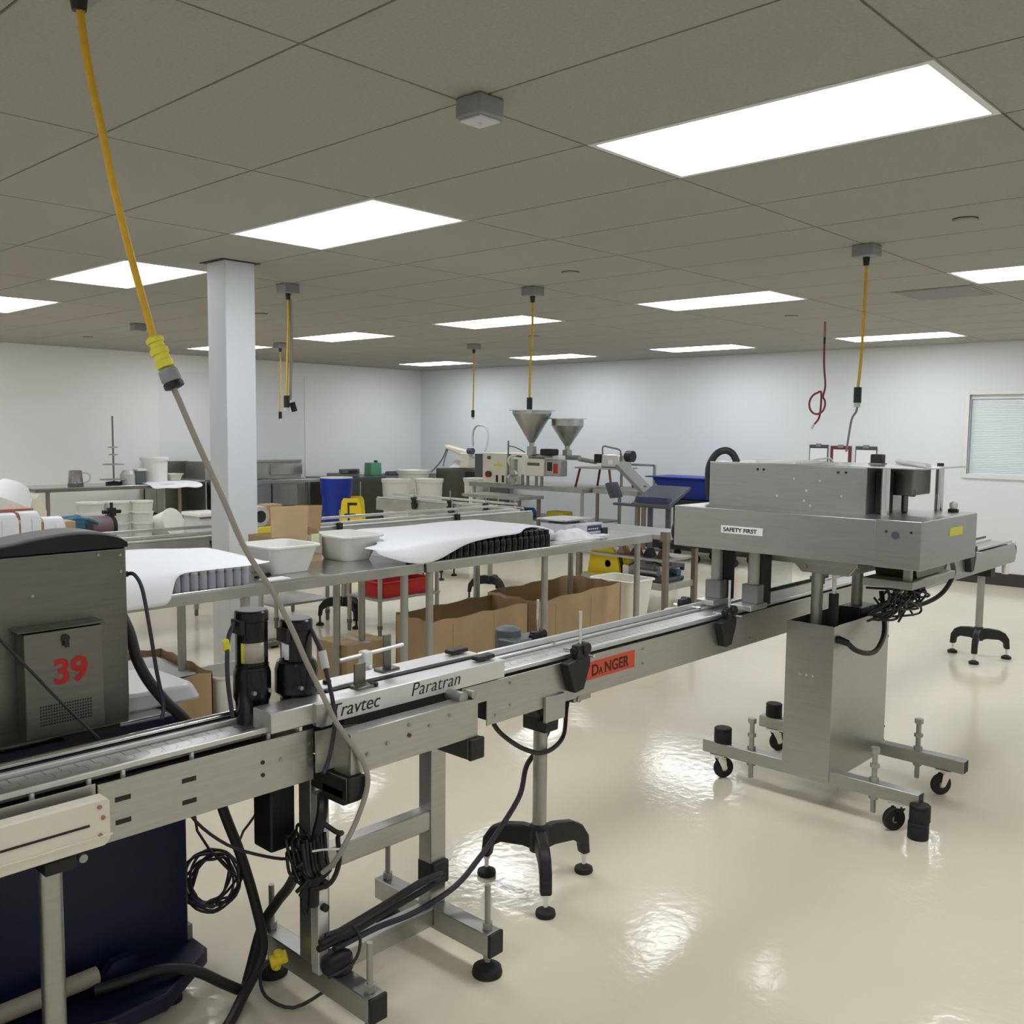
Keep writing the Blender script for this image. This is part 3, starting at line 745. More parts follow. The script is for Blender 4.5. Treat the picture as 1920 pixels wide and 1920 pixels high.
b0 = Vector((1.123, 2.18, 1.82))
along(MB(), [(.019, 0), (.023, .006), (.024, .028), (.021, .034)], b0, d).build('plug', 'box_grey', gc)
rg = along(MB(), [(.021, .033), (.024, .036), (.024, .047), (.016, .05)], b0, d).build('plug_clamp', 'black', gc)
MB().tube([(1.133, 2.168, 1.775), (1.186, 2.157, 1.644), (1.249, 2.146, 1.499), (1.30, 2.134, 1.375), (1.369, 2.12, 1.26), (1.417, 2.105, 1.156), (1.45, 2.09, 1.067), (1.492, 2.08, .975), (1.527, 2.07, .896), (1.563, 2.05, .831), (1.594, 2.03, .767), (1.598, 2.022, .708), (1.563, 2.02, .631), (1.525, 2.02, .576), (1.50, 2.04, .52), (1.49, 2.08, .48)], .0072, 10, 5).build('cable', 'grey_cable', gc)

# ================================================================ SEALING MACHINE ON A WHEELED CART
sm = thing('sealing_machine', 'large stainless sealing machine on a wheeled pedestal straddling the conveyor', 'machine', (4.3, 1.9, 0))
ped = MB()
t_ = .004
ped.box(3.995, 4.0, 1.79, 2.015, .13, .835).box(4.60, 4.605, 1.79, 2.015, .13, .835).box(4.0, 4.6, 1.79, 1.795, .13, .835).box(4.0, 4.6, 2.01, 2.015, .13, .835).box(4.0, 4.6, 1.795, 2.01, .69, .70)
pd = ped.build('pedestal', 'steel', sm, bevel=.001)
for y in (1.88, 1.91, 1.94): MB().cyl((3.991, y, .60), (3.996, y, .60), .005, n=10).build('screw', 'chrome', pd)
for z in (.70, .18, .25): MB().cyl((4.605, 1.80, z), (4.62, 1.80, z), .008, n=8).build('bolt', 'dark', pd)
for x in (4.0, 4.56):
    bm_ = MB().box(x, x + .06, 1.40, 2.44, .122, .182).build('base_beam', 'steel', sm, bevel=.004)
    MB().box(x + .004, x + .056, 1.3985, 1.402, .126, .178).build('beam_end', 'dark', bm_)
    for y, ang in ((2.36, -.55), (1.49, 2.55)):
        cx = x + .03
        c_ = MB().box(cx - .035, cx + .035, y - .035, y + .035, .115, .122).cyl((cx, y, .10), (cx, y, .116), .022, n=14)
        dx, dy = .022 * math.cos(ang), .022 * math.sin(ang)
        px, py = -math.sin(ang) * .018, math.cos(ang) * .018
        for s in (-1, 1):
            M = Matrix.Translation((cx + s * px, y + s * py, 0)) @ Matrix.Rotation(ang, 4, 'Z')
            c_.prism([(-.02, .10), (.025, .10), (.034, .045), (.012, .04)], 'y', -.0015, .0015, M)
        cs = c_.build('caster_fork', 'chrome', sm)
        wx, wy = cx + dx, y + dy
        ax = Vector((-math.sin(ang), math.cos(ang), 0)) * .0125
        MB().cyl(Vector((wx, wy, .05)) - ax, Vector((wx, wy, .05)) + ax, .05, n=24).build('caster_wheel', 'rubber', cs, bevel=.006)
        MB().cyl(Vector((wx, wy, .05)) - ax * 1.15, Vector((wx, wy, .05)) + ax * 1.15, .016, n=14).build('caster_axle', 'steel_dull', cs)
for x, y in ((4.03, 2.19), (4.03, 1.60), (4.59, 1.62)):
    jb_ = MB().cyl((x, y, .045), (x, y, .325), .0115, n=12).build('jack_bolt', 'steel_dull', sm)
    for za, zb in ((.31, .333), (.245, .262), (.182, .20), (.105, .122)): MB().cyl((x, y, za), (x, y, zb), .02, n=6).build('nut', 'steel_dull', jb_)
# guide posts and lead screw in the pedestal
for x, y in ((4.11, 1.93), (4.43, 1.88)):
    MB().cyl((x, y, .70), (x, y, 1.07), .026, n=20).build('guide_post', 'steel_dull', sm)
MB().cyl((4.10, 1.845, .70), (4.10, 1.845, 1.08), .010, n=12).build('lead_screw', 'cream_plastic', sm)
MB().cyl((4.10, 1.845, .74), (4.10, 1.845, .965), .022, n=14).build('screw_boot', 'rubber', sm)
# saddle under the head
sd = MB().box(4.0, 4.60, 1.70, 2.12, 1.10, 1.154).prism([(1.72, 1.105), (2.03, 1.105), (1.98, 1.055), (1.76, 1.055)], 'x', 4.05, 4.55).build('saddle', 'steel_dull', sm, bevel=.004)
MB().box(3.998, 4.001, 1.81, 1.86, 1.128, 1.136).build('saddle_mark', 'red_dark', sd)
MB().cyl((4.045, 1.965, 1.08), (4.052, 1.965, 1.08), .012, n=12).build('saddle_bolt', 'steel_dull', sd)
MB().box(4.10, 4.62, 1.50, 1.72, 1.02, 1.055).build('side_plate', 'steel_dull', sm, bevel=.003)
MB().box(4.12, 4.15, 1.52, 1.55, 1.055, 1.16).build('hanger', 'steel_dull', sm)
MB().prism([(4.16, 1.15), (4.62, 1.15), (4.50, 1.06), (4.20, 1.06)], 'y', 1.52, 1.70).build('under_guard', 'steel_dark', sm)
# head
MB().box(3.75, 3.756, 1.527, 2.47, 1.158, 1.342).box(3.756, 4.10, 2.462, 2.47, 1.158, 1.342).box(3.756, 4.38, 1.527, 2.462, 1.334, 1.342).build('front_fascia', 'steel', sm, bevel=.002)
MB().box(3.80, 4.36, 1.56, 2.44, 1.155, 1.334).build('head_core', 'steel_dark', sm)
cv = MB().box(3.744, 4.385, 1.345, 1.527, 1.155, 1.346).build('end_cover', 'steel', sm, bevel=.003)
MB().cyl((3.742, 1.445, 1.287), (3.746, 1.445, 1.287), .0155, n=24).build('knockout', 'slate', cv)
for y, z in ((1.482, 1.30), (1.385, 1.302)): MB().cyl((3.742, y, z), (3.746, y, z), .005, n=12).build('hole', 'dark', cv)
yl = MB().box(4.05, 4.20, 1.343, 1.3455, 1.268, 1.302).build('warning_label', 'yellow_label', cv, label='small yellow warning sticker')
kb = MB().lathe(4.34, 1.43, [(.022, 1.346), (.022, 1.358), (.014, 1.362)], 14).build('knob_base', 'black', sm)
MB().lathe(4.34, 1.43, [(.013, 1.36), (.017, 1.37), (.016, 1.386), (.008, 1.392)], 14).build('knob', 'cream_plastic', kb)
sf = MB().box(3.7475, 3.75, 2.018, 2.222, 1.235, 1.268).build('safety_label', 'sign_white', sm, bevel=.0008, label='white safety sticker')
text('SAFETY FIRST', .0245, 'ink', sf, (3.7468, 2.210, 1.2435), (0, -1, 0), (0, 0, 1), bold=.0006, sx=1.13)
# upper housing
ub = MB().box(3.95, 3.956, 1.655, 2.41, 1.342, 1.538).box(3.956, 4.42, 2.404, 2.41, 1.342, 1.538).box(3.956, 4.42, 1.655, 1.661, 1.342, 1.538).box(4.41, 4.42, 1.655, 2.41, 1.342, 1.538).build('upper_housing', 'steel', sm, bevel=.001)
MB().box(3.95, 4.44, 1.42, 2.41, 1.538, 1.544).build('top_plate', 'steel_top', sm, bevel=.001)
for y, z in ((2.16, 1.515), (2.13, 1.515), (1.78, 1.515), (1.745, 1.515), (1.98, 1.48), (1.86, 1.475), (1.92, 1.43), (1.76, 1.415), (2.06, 1.40), (1.93, 1.385), (1.90, 1.365)):
    MB().cyl((3.946, y, z), (3.952, y, z), .0055, n=10).build('rivet', 'chrome' if z < 1.5 else 'dark', ub)
for x, y in ((3.99, 1.59), (4.36, 1.50)):
    MB().cyl((x, y, 1.342), (x, y, 1.54), .018, n=18).build('post', 'chrome', sm)
MB().cyl((4.36, 1.50, 1.544), (4.36, 1.50, 1.556), .014, n=6).build('nut', 'dark', sm)
MB().box(4.12, 4.34, 1.53, 1.66, 1.42, 1.535).cyl((4.18, 1.58, 1.342), (4.18, 1.58, 1.45), .014, n=12).cbox((4.2, 1.56, 1.43), (.12, .03, .03), .4).build('inner_mechanism', 'steel_dark', sm, bevel=.006)
MB().box(4.04, 4.10, 1.60, 1.652, 1.344, 1.52).build('inner_panel', 'dark', sm)
MB().cyl((3.99, 1.42, 1.552), (4.44, 1.72, 1.556), .011, n=10).build('top_rod', 'alu_light', sm)
MB().box(4.24, 4.29, 1.715, 1.765, 1.55, 1.59).build('display_box', 'black', sm, bevel=.004)
MB().box(4.235, 4.295, 1.71, 1.77, 1.5435, 1.551).build('display_foot', 'grey_plastic', sm)
MB().box(4.0, 4.3, 2.0, 2.2, 1.544, 1.552).tube([(4.0, 1.98, 1.55), (4.1, 1.9, 1.57), (4.2, 1.92, 1.55)], .004, 6, 4).build('top_cover', 'alu_light', sm)
# gripper arms over the belt
for y in (2.315, 2.125):
    ga = MB().cyl((3.88, y, .99), (3.88, y, 1.16), .026, n=20).build('gripper_post', 'steel_dull', sm)
    MB().box(3.895, 3.99, y - .028, y + .028, .90, 1.16).build('gripper_back', 'dark', ga)
    MB().box(3.845, 3.905, y - .04, y + .04, .915, 1.0).build('gripper_block', 'grey_plastic', ga, bevel=.004)
    MB().box(3.78, 3.93, y - .045, y + .045, .892, .915).build('gripper_foot', 'alu', ga, bevel=.003)
MB().box(4.05, 4.75, 2.17, 2.18, .93, .945).box(4.05, 4.75, 2.19, 2.20, .895, .93).build('side_belt', 'rubber', sm)
MB().box(4.05, 4.60, 2.16, 2.17, .885, .93).build('side_belt_guide', 'alu_light', sm)
MB().box(4.18, 4.23, 2.26, 2.30, .93, 1.02).build('sensor', 'grey_plastic', sm, bevel=.003)
MB().prism([(4.3, .885), (4.6, .885), (4.6, 1.02), (4.3, 1.02)], 'y', 2.30, 2.304).build('clear_guard', 'glass', sm)
MB().cbox((4.12, 2.10, 1.125), (.12, .08, .05)).build('red_actuator', 'red_dark', sm, bevel=.01)
# hoses of the machine
MB().tube([(3.98, 2.425, 1.36), (3.98, 2.435, 1.45), (3.985, 2.435, 1.52), (4.0, 2.41, 1.575), (4.02, 2.375, 1.595), (4.04, 2.345, 1.58), (4.05, 2.325, 1.54)], .017, 12, 6).build('hose', 'hose', sm)
MB().tube([(3.92, 2.47, 1.30), (3.90, 2.53, 1.27), (3.89, 2.56, 1.21), (3.90, 2.545, 1.16), (3.93, 2.49, 1.14), (3.97, 2.44, 1.145)], .016, 12, 6).build('hose', 'hose', sm)
MB().tube([(4.035, 1.79, .775), (4.04, 1.755, .768), (4.06, 1.72, .735), (4.15, 1.70, .708), (4.25, 1.70, .71), (4.36, 1.715, .76), (4.41, 1.74, .85), (4.42, 1.76, .95)], .0115, 10, 5).build('hose', 'hose', sm)
MB().cyl((4.035, 1.79, .775), (4.045, 1.745, .762), .018, .014, n=12).build('hose_fitting', 'black', sm)
MB().tube([(4.50, 1.72, .90), (4.714, 1.74, .845), (4.84, 1.70, .85), (4.92, 1.65, .90), (4.90, 1.60, 1.0), (4.72, 1.56, 1.10), (4.55, 1.52, 1.15)], .0115, 10, 5).build('hose', 'hose', sm)
MB().prism([(4.46, 1.15), (4.82, 1.15), (4.70, .985), (4.55, .985)], 'y', 1.58, 1.70).build('under_bracket', 'black', sm, bevel=.005)
wb = MB()
rnd = random.Random(11)
for q in range(30):
    a = (4.22 + rnd.uniform(0, .42), 1.68 + rnd.uniform(-.04, .08), 1.02 + rnd.uniform(-.05, .02))
    b = (4.34 + rnd.uniform(-.12, .32), 1.68 + rnd.uniform(-.06, .08), .92 + rnd.uniform(-.09, .06))
    c = (4.36 + rnd.uniform(-.12, .32), 1.74 + rnd.uniform(-.08, .06), .86 + rnd.uniform(-.05, .06))
    wb.tube([a, ((a[0] + b[0]) / 2 + rnd.uniform(-.05, .05), 1.65, (a[2] + b[2]) / 2), b, c], .0055, 6, 5)
wb.build('wiring', 'black', sm, label='tangle of black wires')
MB().box(4.34, 4.52, 1.82, 1.93, .705, .87).build('wire_block', 'black', sm, bevel=.01)
for x, z in ((4.52, .97), (4.42, .98), (4.48, .935)):
    MB().cyl((x, 1.655, z), (x + .01, 1.65, z + .055), .010, n=10).build('wire_connector', 'yellow_label', sm)

# rubber pucks
pk = thing('rubber_puck', 'black rubber puck standing on the front beam of the cart', 'puck', (4.03, 2.345, .182), group='black rubber pucks of the cart', local=True)
MB().lathe(0, 0, [(.040, 0), (.042, .003), (.042, .052), (.040, .055), (.042, .058), (.042, .068), (.038, .072), (.008, .072)], 24).build('puck_body', 'rubber', pk)
MB().cyl((0, 0, .0715), (0, 0, .0728), .007, n=10).build('puck_hole', 'dark', pk)
dup(pk, (4.59, 2.37, .182), label='black rubber puck on the rear beam behind the steel pedestal')
dup(pk, (4.00, 1.395, 0), label='lower black rubber puck stacked on the floor by the cart wheel')
dup(pk, (4.003, 1.392, .073), label='upper black rubber puck stacked on the floor by the cart wheel')

# ================================================================ MIDDLE: WORK TABLES
def work_table(name, label, x0, x1, y0, y1, z, legs_x, group=None, shelf=None, m='steel_dull', topm='steel_top', rim=.062, legm='steel_dull', r=.0235):
    t = thing(name, label, 'table', ((x0 + x1) / 2, (y0 + y1) / 2, 0), group=group)
    MB().box(x0, x1, y0, y1, z - .012, z).build('table_top', topm, t, bevel=.003)
    MB().box(x0, x1, y0, y0 + .008, z - rim, z - .010).box(x0, x1, y1 - .008, y1, z - rim, z - .010).box(x0, x0 + .008, y0, y1, z - rim, z - .010).box(x1 - .008, x1, y0, y1, z - rim, z - .010).build('apron', m, t, bevel=.002)
    for x in legs_x:
        for y in (y0 + .05, y1 - .05):
            l = MB().cyl((x, y, .06), (x, y, z - .012), r, n=16).build('leg', legm, t)
            MB().lathe(x, y, [(.012, 0), (.017, .01), (.017, .06), (.0225, .065), (.0225, .09), (.0205, .095)], 14).build('leg_foot', 'steel_dark', l)
    if shelf is not None:
        MB().box(x0 + .03, x1 - .03, y0 + .03, y1 - .03, shelf - .02, shelf).build('shelf', 'steel_dull', t, bevel=.003)
    return t
TZ = .89
work_table('work_table', 'long stainless table holding white tubs and clear jars', 1.45, 3.775, 4.23, 4.99, TZ, (1.50, 2.60, 3.66), 'stainless work tables')
work_table('work_table', 'long stainless table holding black bottles and the scale', 3.785, 6.13, 4.23, 4.99, TZ, (3.86, 4.92, 6.0), 'stainless work tables')

# clear jars in rows
jar0 = None
lab = 'small clear plastic jar standing in rows under the white sheet'
for r_ in range(4):
    for c_ in range(9):
        x, y = 2.235 + c_ * .047 - (r_ % 2) * .01, 4.295 + r_ * .052
        if jar0 is None:
            jar0 = thing('jar', lab, 'jar', (x, y, TZ), group='clear jars under the sheet', local=True)
            MB().lathe(0, 0, [(.0215, 0), (.022, .003), (.022, .066), (.019, .072), (.019, .078)], 18).build('jar_body', 'clear', jar0)
            MB().lathe(0, 0, [(.0205, .076), (.0205, .087), (.018, .088)], 18).build('lid', 'white_plastic', jar0)
        else: dup(jar0, (x, y, TZ))
bx = thing('jar_carton', 'low carton under the left end of the white sheet', 'box', (1.9, 4.6, TZ))
MB().box(1.55, 2.18, 4.32, 4.90, TZ + .001, TZ + .086).build('carton_body', 'cardboard', bx, bevel=.002)

def sheet(rows, name, label, m='cloth', thick=.0025):
    o = MB().grid(rows).build(name, m, None, ang=60)
    me = o.data
    recenter(o)
    md = o.modifiers.new('sub', 'SUBSURF'); md.levels = 1; md.render_levels = 2
    md = o.modifiers.new('solid', 'SOLIDIFY'); md.thickness = thick; md.offset = 1
    return tag(o, label, 'paper')
# left sheet: lies over jars, hangs over the front edge at its left end
rows = []
xs = [1.50, 1.70, 1.9, 2.02, 2.10, 2.17, 2.20, 2.30, 2.42, 2.52, 2.60, 2.72]
for k, (yb, zz) in enumerate(((5.06, 1.005), (4.9, 1.0), (4.75, .997), (4.55, .993), (4.4, .990), (4.29, .988))):
    rows.append([(x, yb + (.0 if x < 2.5 else -(x - 2.5) * (.9 if k == 0 else .25 if k == 1 else .1)), zz + .004 * math.sin(x * 9 + k) + (.006 if x > 2.6 else 0)) for x in xs])
hang = lambda x: 1 if x <= 2.17 else (max(0, 1 - (x - 2.17) / .06))
rows.append([(x, 4.255 if hang(x) > .5 else 4.262 - max(0, (x - 2.55)) * .1, .986 - .012 * hang(x) + (.010 if x > 2.6 else 0)) for x in xs])
rows.append([(x, 4.215 if hang(x) > .5 else 4.256 - max(0, (x - 2.55)) * .1, .93 if hang(x) > .5 else .984 + (.010 if x > 2.6 else 0)) for x in xs])
rows.append([(x, 4.208 if hang(x) > .5 else 4.250 - max(0, (x - 2.55)) * .1, .845 if hang(x) > .5 else .982 + (.010 if x > 2.6 else 0)) for x in xs])
sheet(rows, 'paper_sheet', 'white paper sheet draped over clear jars at the left table')

# black bottles
bt = None
lab = 'small black bottle standing in rows under the white sheet'
for r_ in range(4):
    for c_ in range(21):
        x, y = 3.83 + c_ * .0555 + (r_ % 2) * .02, 4.285 + r_ * .055
        if x > 5.0: continue
        if bt is None:
            bt = thing('bottle', lab, 'bottle', (x, y, TZ), group='black bottles under the sheet', local=True)
            MB().lathe(0, 0, [(.024, 0), (.0255, .004), (.0255, .072), (.021, .083), (.013, .088), (.013, .092)], 16).build('bottle_body', 'bottle', bt)
            MB().lathe(0, 0, [(.0175, .088), (.0175, .111), (.015, .113)], 16).build('cap', 'bottle_cap', bt)
        else: dup(bt, (x, y, TZ))
# right sheet
xs = [3.50, 3.56, 3.64, 3.74, 3.86, 3.98, 4.10, 4.22, 4.36, 4.5, 4.62, 4.72, 4.82, 4.92, 5.02, 5.10, 5.20]
fr = {3.50: (4.34, .955), 3.56: (4.24, .925), 3.64: (4.215, .90), 3.74: (4.21, .886), 3.86: (4.214, .894), 3.98: (4.225, .93), 4.10: (4.235, .968), 4.22: (4.242, .985), 4.36: (4.245, .994), 4.5: (4.245, 1.0), 4.62: (4.24, .998), 4.72: (4.30, 1.018), 4.82: (4.36, 1.02), 4.92: (4.36, 1.018), 5.02: (4.40, .99), 5.10: (4.42, .955), 5.20: (4.44, .93)}
rows = []
for k in range(10):
    row = []
    for x in xs:
        yf, zf = fr[x]
        yb = 5.04 if x > 3.75 else (4.80 if x > 3.70 else 4.46)
        ztop = 1.013 + .003 * math.sin(7 * x + k) if 3.78 < x < 5.03 else (1.012 - max(0, 3.80 - x) * .12 - max(0, x - 5.03) * .25)
        yt = max(yf + .012, 4.248)
        if k <= 6:
            u = k / 6
            y, z = yb + (yt - yb) * u, ztop
        else:
            u = (k - 6) / 3
            y, z = yt + (yf - yt) * min(1, u * 1.5), ztop + (zf - ztop) * u
        row.append((x, y, z))
    rows.append(row)
sheet(rows, 'paper_sheet', 'white paper sheet draped over black bottles on the right table')

# tubs
def tub(label, c, s0, s1, h, rz):
    t = MB().tub(c, s0, s1, h, .006, rz, .05, .014)
    return single(t, 'tub', 'white_plastic', label, 'tub', 'white plastic tubs', bevel=.003)
tub('white plastic tub in front of the pillar on the left table', (2.97, 4.53, TZ), (.25, .24), (.31, .33), .155, .03)
tub('white plastic tub between the carton and the sheet over bottles', (3.55, 4.69, TZ), (.20, .25), (.30, .35), .155, .0)
pk_ = MB().box(2.80, 2.93, 4.40, 4.412, TZ, TZ + .008)
single(MB().cbox((2.80, 4.42, TZ + .006), (.16, .025, .012), .5), 'tape_dispenser', 'dark', 'small dark tool lying beside the left tub', 'tool', bevel=.003)
single(MB().box(2.72, 2.86, 4.26, 4.34, TZ, TZ + .004), 'paper', 'paper2', 'white paper scrap on the table beside the left tub', 'paper')
# opened carton on the table
oc = thing('carton', 'open brown carton with raised flaps behind the white tub', 'box', (3.25, 4.85, TZ))
for q in (MB().box(3.06, 3.064, 4.72, 4.99, TZ, 1.05), MB().box(3.06, 3.44, 4.986, 4.99, TZ, 1.05), MB().box(3.385, 3.389, 4.72, 4.99, TZ, 1.05), MB().box(3.06, 3.389, 4.716, 4.72, TZ, 1.05)):
    q.build('carton_wall', 'cardboard', oc)
MB().box(3.06, 3.389, 4.72, 4.99, TZ, TZ + .004).build('carton_bottom', 'cardboard', oc)
MB().prism([(3.045, 1.05), (3.29, 1.05), (3.30, 1.225), (3.04, 1.23)], 'y', 4.722, 4.727).build('flap', 'cardboard', oc)
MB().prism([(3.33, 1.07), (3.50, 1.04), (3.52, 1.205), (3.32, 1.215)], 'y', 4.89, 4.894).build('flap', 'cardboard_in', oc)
MB().prism([(4.74, 1.05), (4.96, 1.05), (4.94, 1.085), (4.76, 1.08)], 'x', 3.386, 3.39).build('flap', 'cardboard', oc)
MB().box(3.29, 3.387, 4.713, 4.716, .935, 1.045).build('paper_label', 'tape', oc, label='pale paper label')
MB().box(3.31, 3.365, 4.7105, 4.713, 1.0, 1.055).build('sticky_note', 'note', oc, label='pale yellow note')
# scale
sc = thing('scale', 'grey bench scale with a blue display on the right table', 'scale', (5.62, 4.62, TZ))
sb = MB().frustum((5.60, 4.66, TZ + .018), (.34, .30), (.31, .27), .075, r=.03).build('scale_body', 'lilac', sc, bevel=.004)
MB().prism([(5.50, .905), (5.80, .905), (5.79, .985), (5.52, .985)], 'y', 4.455, 4.51).build('display_panel', 'lilac', sb, bevel=.004)
MB().box(5.60, 5.77, 4.4525, 4.456, .925, .97).build('display', 'screen', sb)
for k in range(5): MB().box(5.61 + k * .025, 5.625 + k * .025, 4.451, 4.4535, .940, .948).build('display_mark', 'sign_white', sb)
MB().frustum((5.60, 4.68, TZ + .093), (.20, .16), (.20, .16), .02, r=.02).build('plate_support', 'grey_plastic', sc)
MB().frustum((5.60, 4.68, TZ + .113), (.35, .29), (.35, .29), .012, r=.03).build('weighing_plate', 'steel_top', sc, bevel=.003)
for dx in (-.13, .13):
    for dy in (-.11, .11): MB().cyl((5.60 + dx, 4.66 + dy, TZ), (5.60 + dx, 4.66 + dy, TZ + .02), .02, n=12).build('foot', 'black', sc)
bx = thing('power_adapter', 'small black power adapter on white paper by the scale', 'adapter', (5.80, 4.47, TZ))
MB().box(5.765, 5.835, 4.44, 4.50, TZ, TZ + .055).build('adapter_body', 'black', bx, bevel=.004)
MB().box(5.60, 5.75, 4.36, 4.44, TZ, TZ + .014).build('paper_pad', 'paper2', bx, bevel=.002)
# crumpled cloth
rnd = random.Random(3)
rows = []
for i in range(9):
    row = []
    for j in range(13):
        u, v_ = i / 8, j / 12
        e = math.sin(math.pi * u) ** .7 * math.sin(math.pi * v_) ** .7
        row.append((5.20 + .36 * v_ + .015 * rnd.uniform(-1, 1), 4.36 + .22 * u - .06 * v_ + .015 * rnd.uniform(-1, 1), TZ + .003 + e * (.035 + .06 * rnd.random())))
    rows.append(row)
o = sheet(rows, 'cloth', 'crumpled white cloth in front of the scale', thick=.002); o['category'] = 'cloth'
single(MB().grid([[(5.02 + .3 * i, 4.27 + .14 * j + .02 * i, TZ + .0015) for i in (0, 1, 2)] for j in (0, 1)]), 'paper', 'paper2', 'flat white paper at the front of the right table', 'paper', solid=.001)

# ---- cartons under the tables
def open_carton(label, x0, x1, y0, y1, z, tops, liner=None):
    """tops: heights of the four corners (x0y0, x1y0, x1y1, x0y1)"""
    c = thing('carton', label, 'box', ((x0 + x1) / 2, (y0 + y1) / 2, 0), group='open cartons under the tables')
    t = .006
    a, b, cc_, d_ = tops
    def wob(p, q, z0, z1, n=8, s=0):
        out = []
        for k in range(n + 1):
            u = k / n
            out.append((p + (q - p) * u, z0 + (z1 - z0) * u + .008 * math.sin(k * 2.1 + s + p * 3)))
        return out
    MB().prism([(x0, .002)] + wob(x0, x1, a, b) + [(x1, .002)], 'y', y0, y0 + t).build('side', 'cardboard', c)
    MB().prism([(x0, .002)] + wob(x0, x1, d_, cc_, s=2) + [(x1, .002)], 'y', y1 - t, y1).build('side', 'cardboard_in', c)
    MB().prism([(y0, .002)] + wob(y0, y1, a, d_) + [(y1, .002)], 'x', x0, x0 + t).build('side', 'cardboard', c)
    MB().prism([(y0, .002)] + wob(y0, y1, b, cc_) + [(y1, .002)], 'x', x1 - t, x1).build('side', 'cardboard', c)
    MB().box(x0, x1, y0, y1, 0, .004).build('bottom', 'cardboard', c)
    MB().box(x0 + (x1 - x0) * .2, x0 + (x1 - x0) * .2 + .003, y0 - .0012, y0, .05, min(a, b) - .03).build('crease', 'cardboard_in', c)
    MB().box(x0 + (x1 - x0) * .62, x0 + (x1 - x0) * .62 + .003, y0 - .0012, y0, .05, min(a, b) - .03).build('crease', 'cardboard_in', c)
    return c
open_carton('long open brown carton under the table joint', 4.10, 5.02, 4.52, 4.88, .45, (.44, .455, .47, .45))
open_carton('long open brown carton under the right end of the table', 5.16, 6.16, 4.55, 5.06, .47, (.435, .47, .475, .455))
c = open_carton('open brown carton with a plastic liner under the left table', 2.02, 2.66, 4.72, 5.30, .36, (.33, .34, .38, .40))
MB().grid([[(2.03, 4.74, .33), (2.2, 4.74, .345), (2.4, 4.74, .34), (2.64, 4.74, .335)], [(2.05, 4.9, .30), (2.2, 4.95, .28), (2.4, 4.93, .30), (2.63, 4.9, .32)], [(2.04, 5.1, .32), (2.2, 5.1, .27), (2.4, 5.1, .28), (2.63, 5.1, .33)], [(2.04, 5.28, .36), (2.2, 5.28, .33), (2.4, 5.28, .35), (2.63, 5.28, .36)]]).build('liner', 'liner', c, solid=.002, sub=1)
kc = thing('carton', 'closed taped brown carton on the floor behind the spacing rod', 'box', (3.86, 5.02, 0))
MB().box(3.68, 4.02, 4.86, 5.19, 0, .295).build('carton_body', 'cardboard', kc, bevel=.003)
MB().box(3.82, 3.88, 4.859, 5.191, .27, .2965).build('tape', 'tape', kc)
MB().box(3.70, 4.0, 5.02, 5.026, .2952, .296).build('seam', 'cardboard_in', kc)
single(MB().tub((2.84, 4.86, 0), (.26, .26), (.30, .30), .30, r=.04), 'bin', 'white_plastic', 'white plastic bin on the floor beside the lined carton', 'bin', bevel=.003)
single(MB().tub((6.60, 4.86, 0), (.28, .34), (.36, .44), .43, .006, 0.0, .06, .014), 'waste_bin', 'cream_plastic', 'cream plastic waste bin beyond the right end of the table', 'bin', bevel=.003)

# ---- second table line behind: low stainless tables with shelves
work_table('work_table', 'small stainless table with a lower shelf behind the pillar table', 4.40, 5.02, 6.79, 7.42, .70, (4.45, 4.97), shelf=.20, r=.018)
t5 = work_table('work_table', 'small stainless table with a red bin on its lower shelf', 4.80, 5.52, 5.92, 6.42, .78, (4.85, 5.47), shelf=.31, r=.018)
rb = MB().tub((5.14, 6.14, .31), (.50, .30), (.54, .34), .13, r=.03)
single(rb, 'bin', 'red', 'red plastic bin on a lower table shelf', 'bin', bevel=.003)

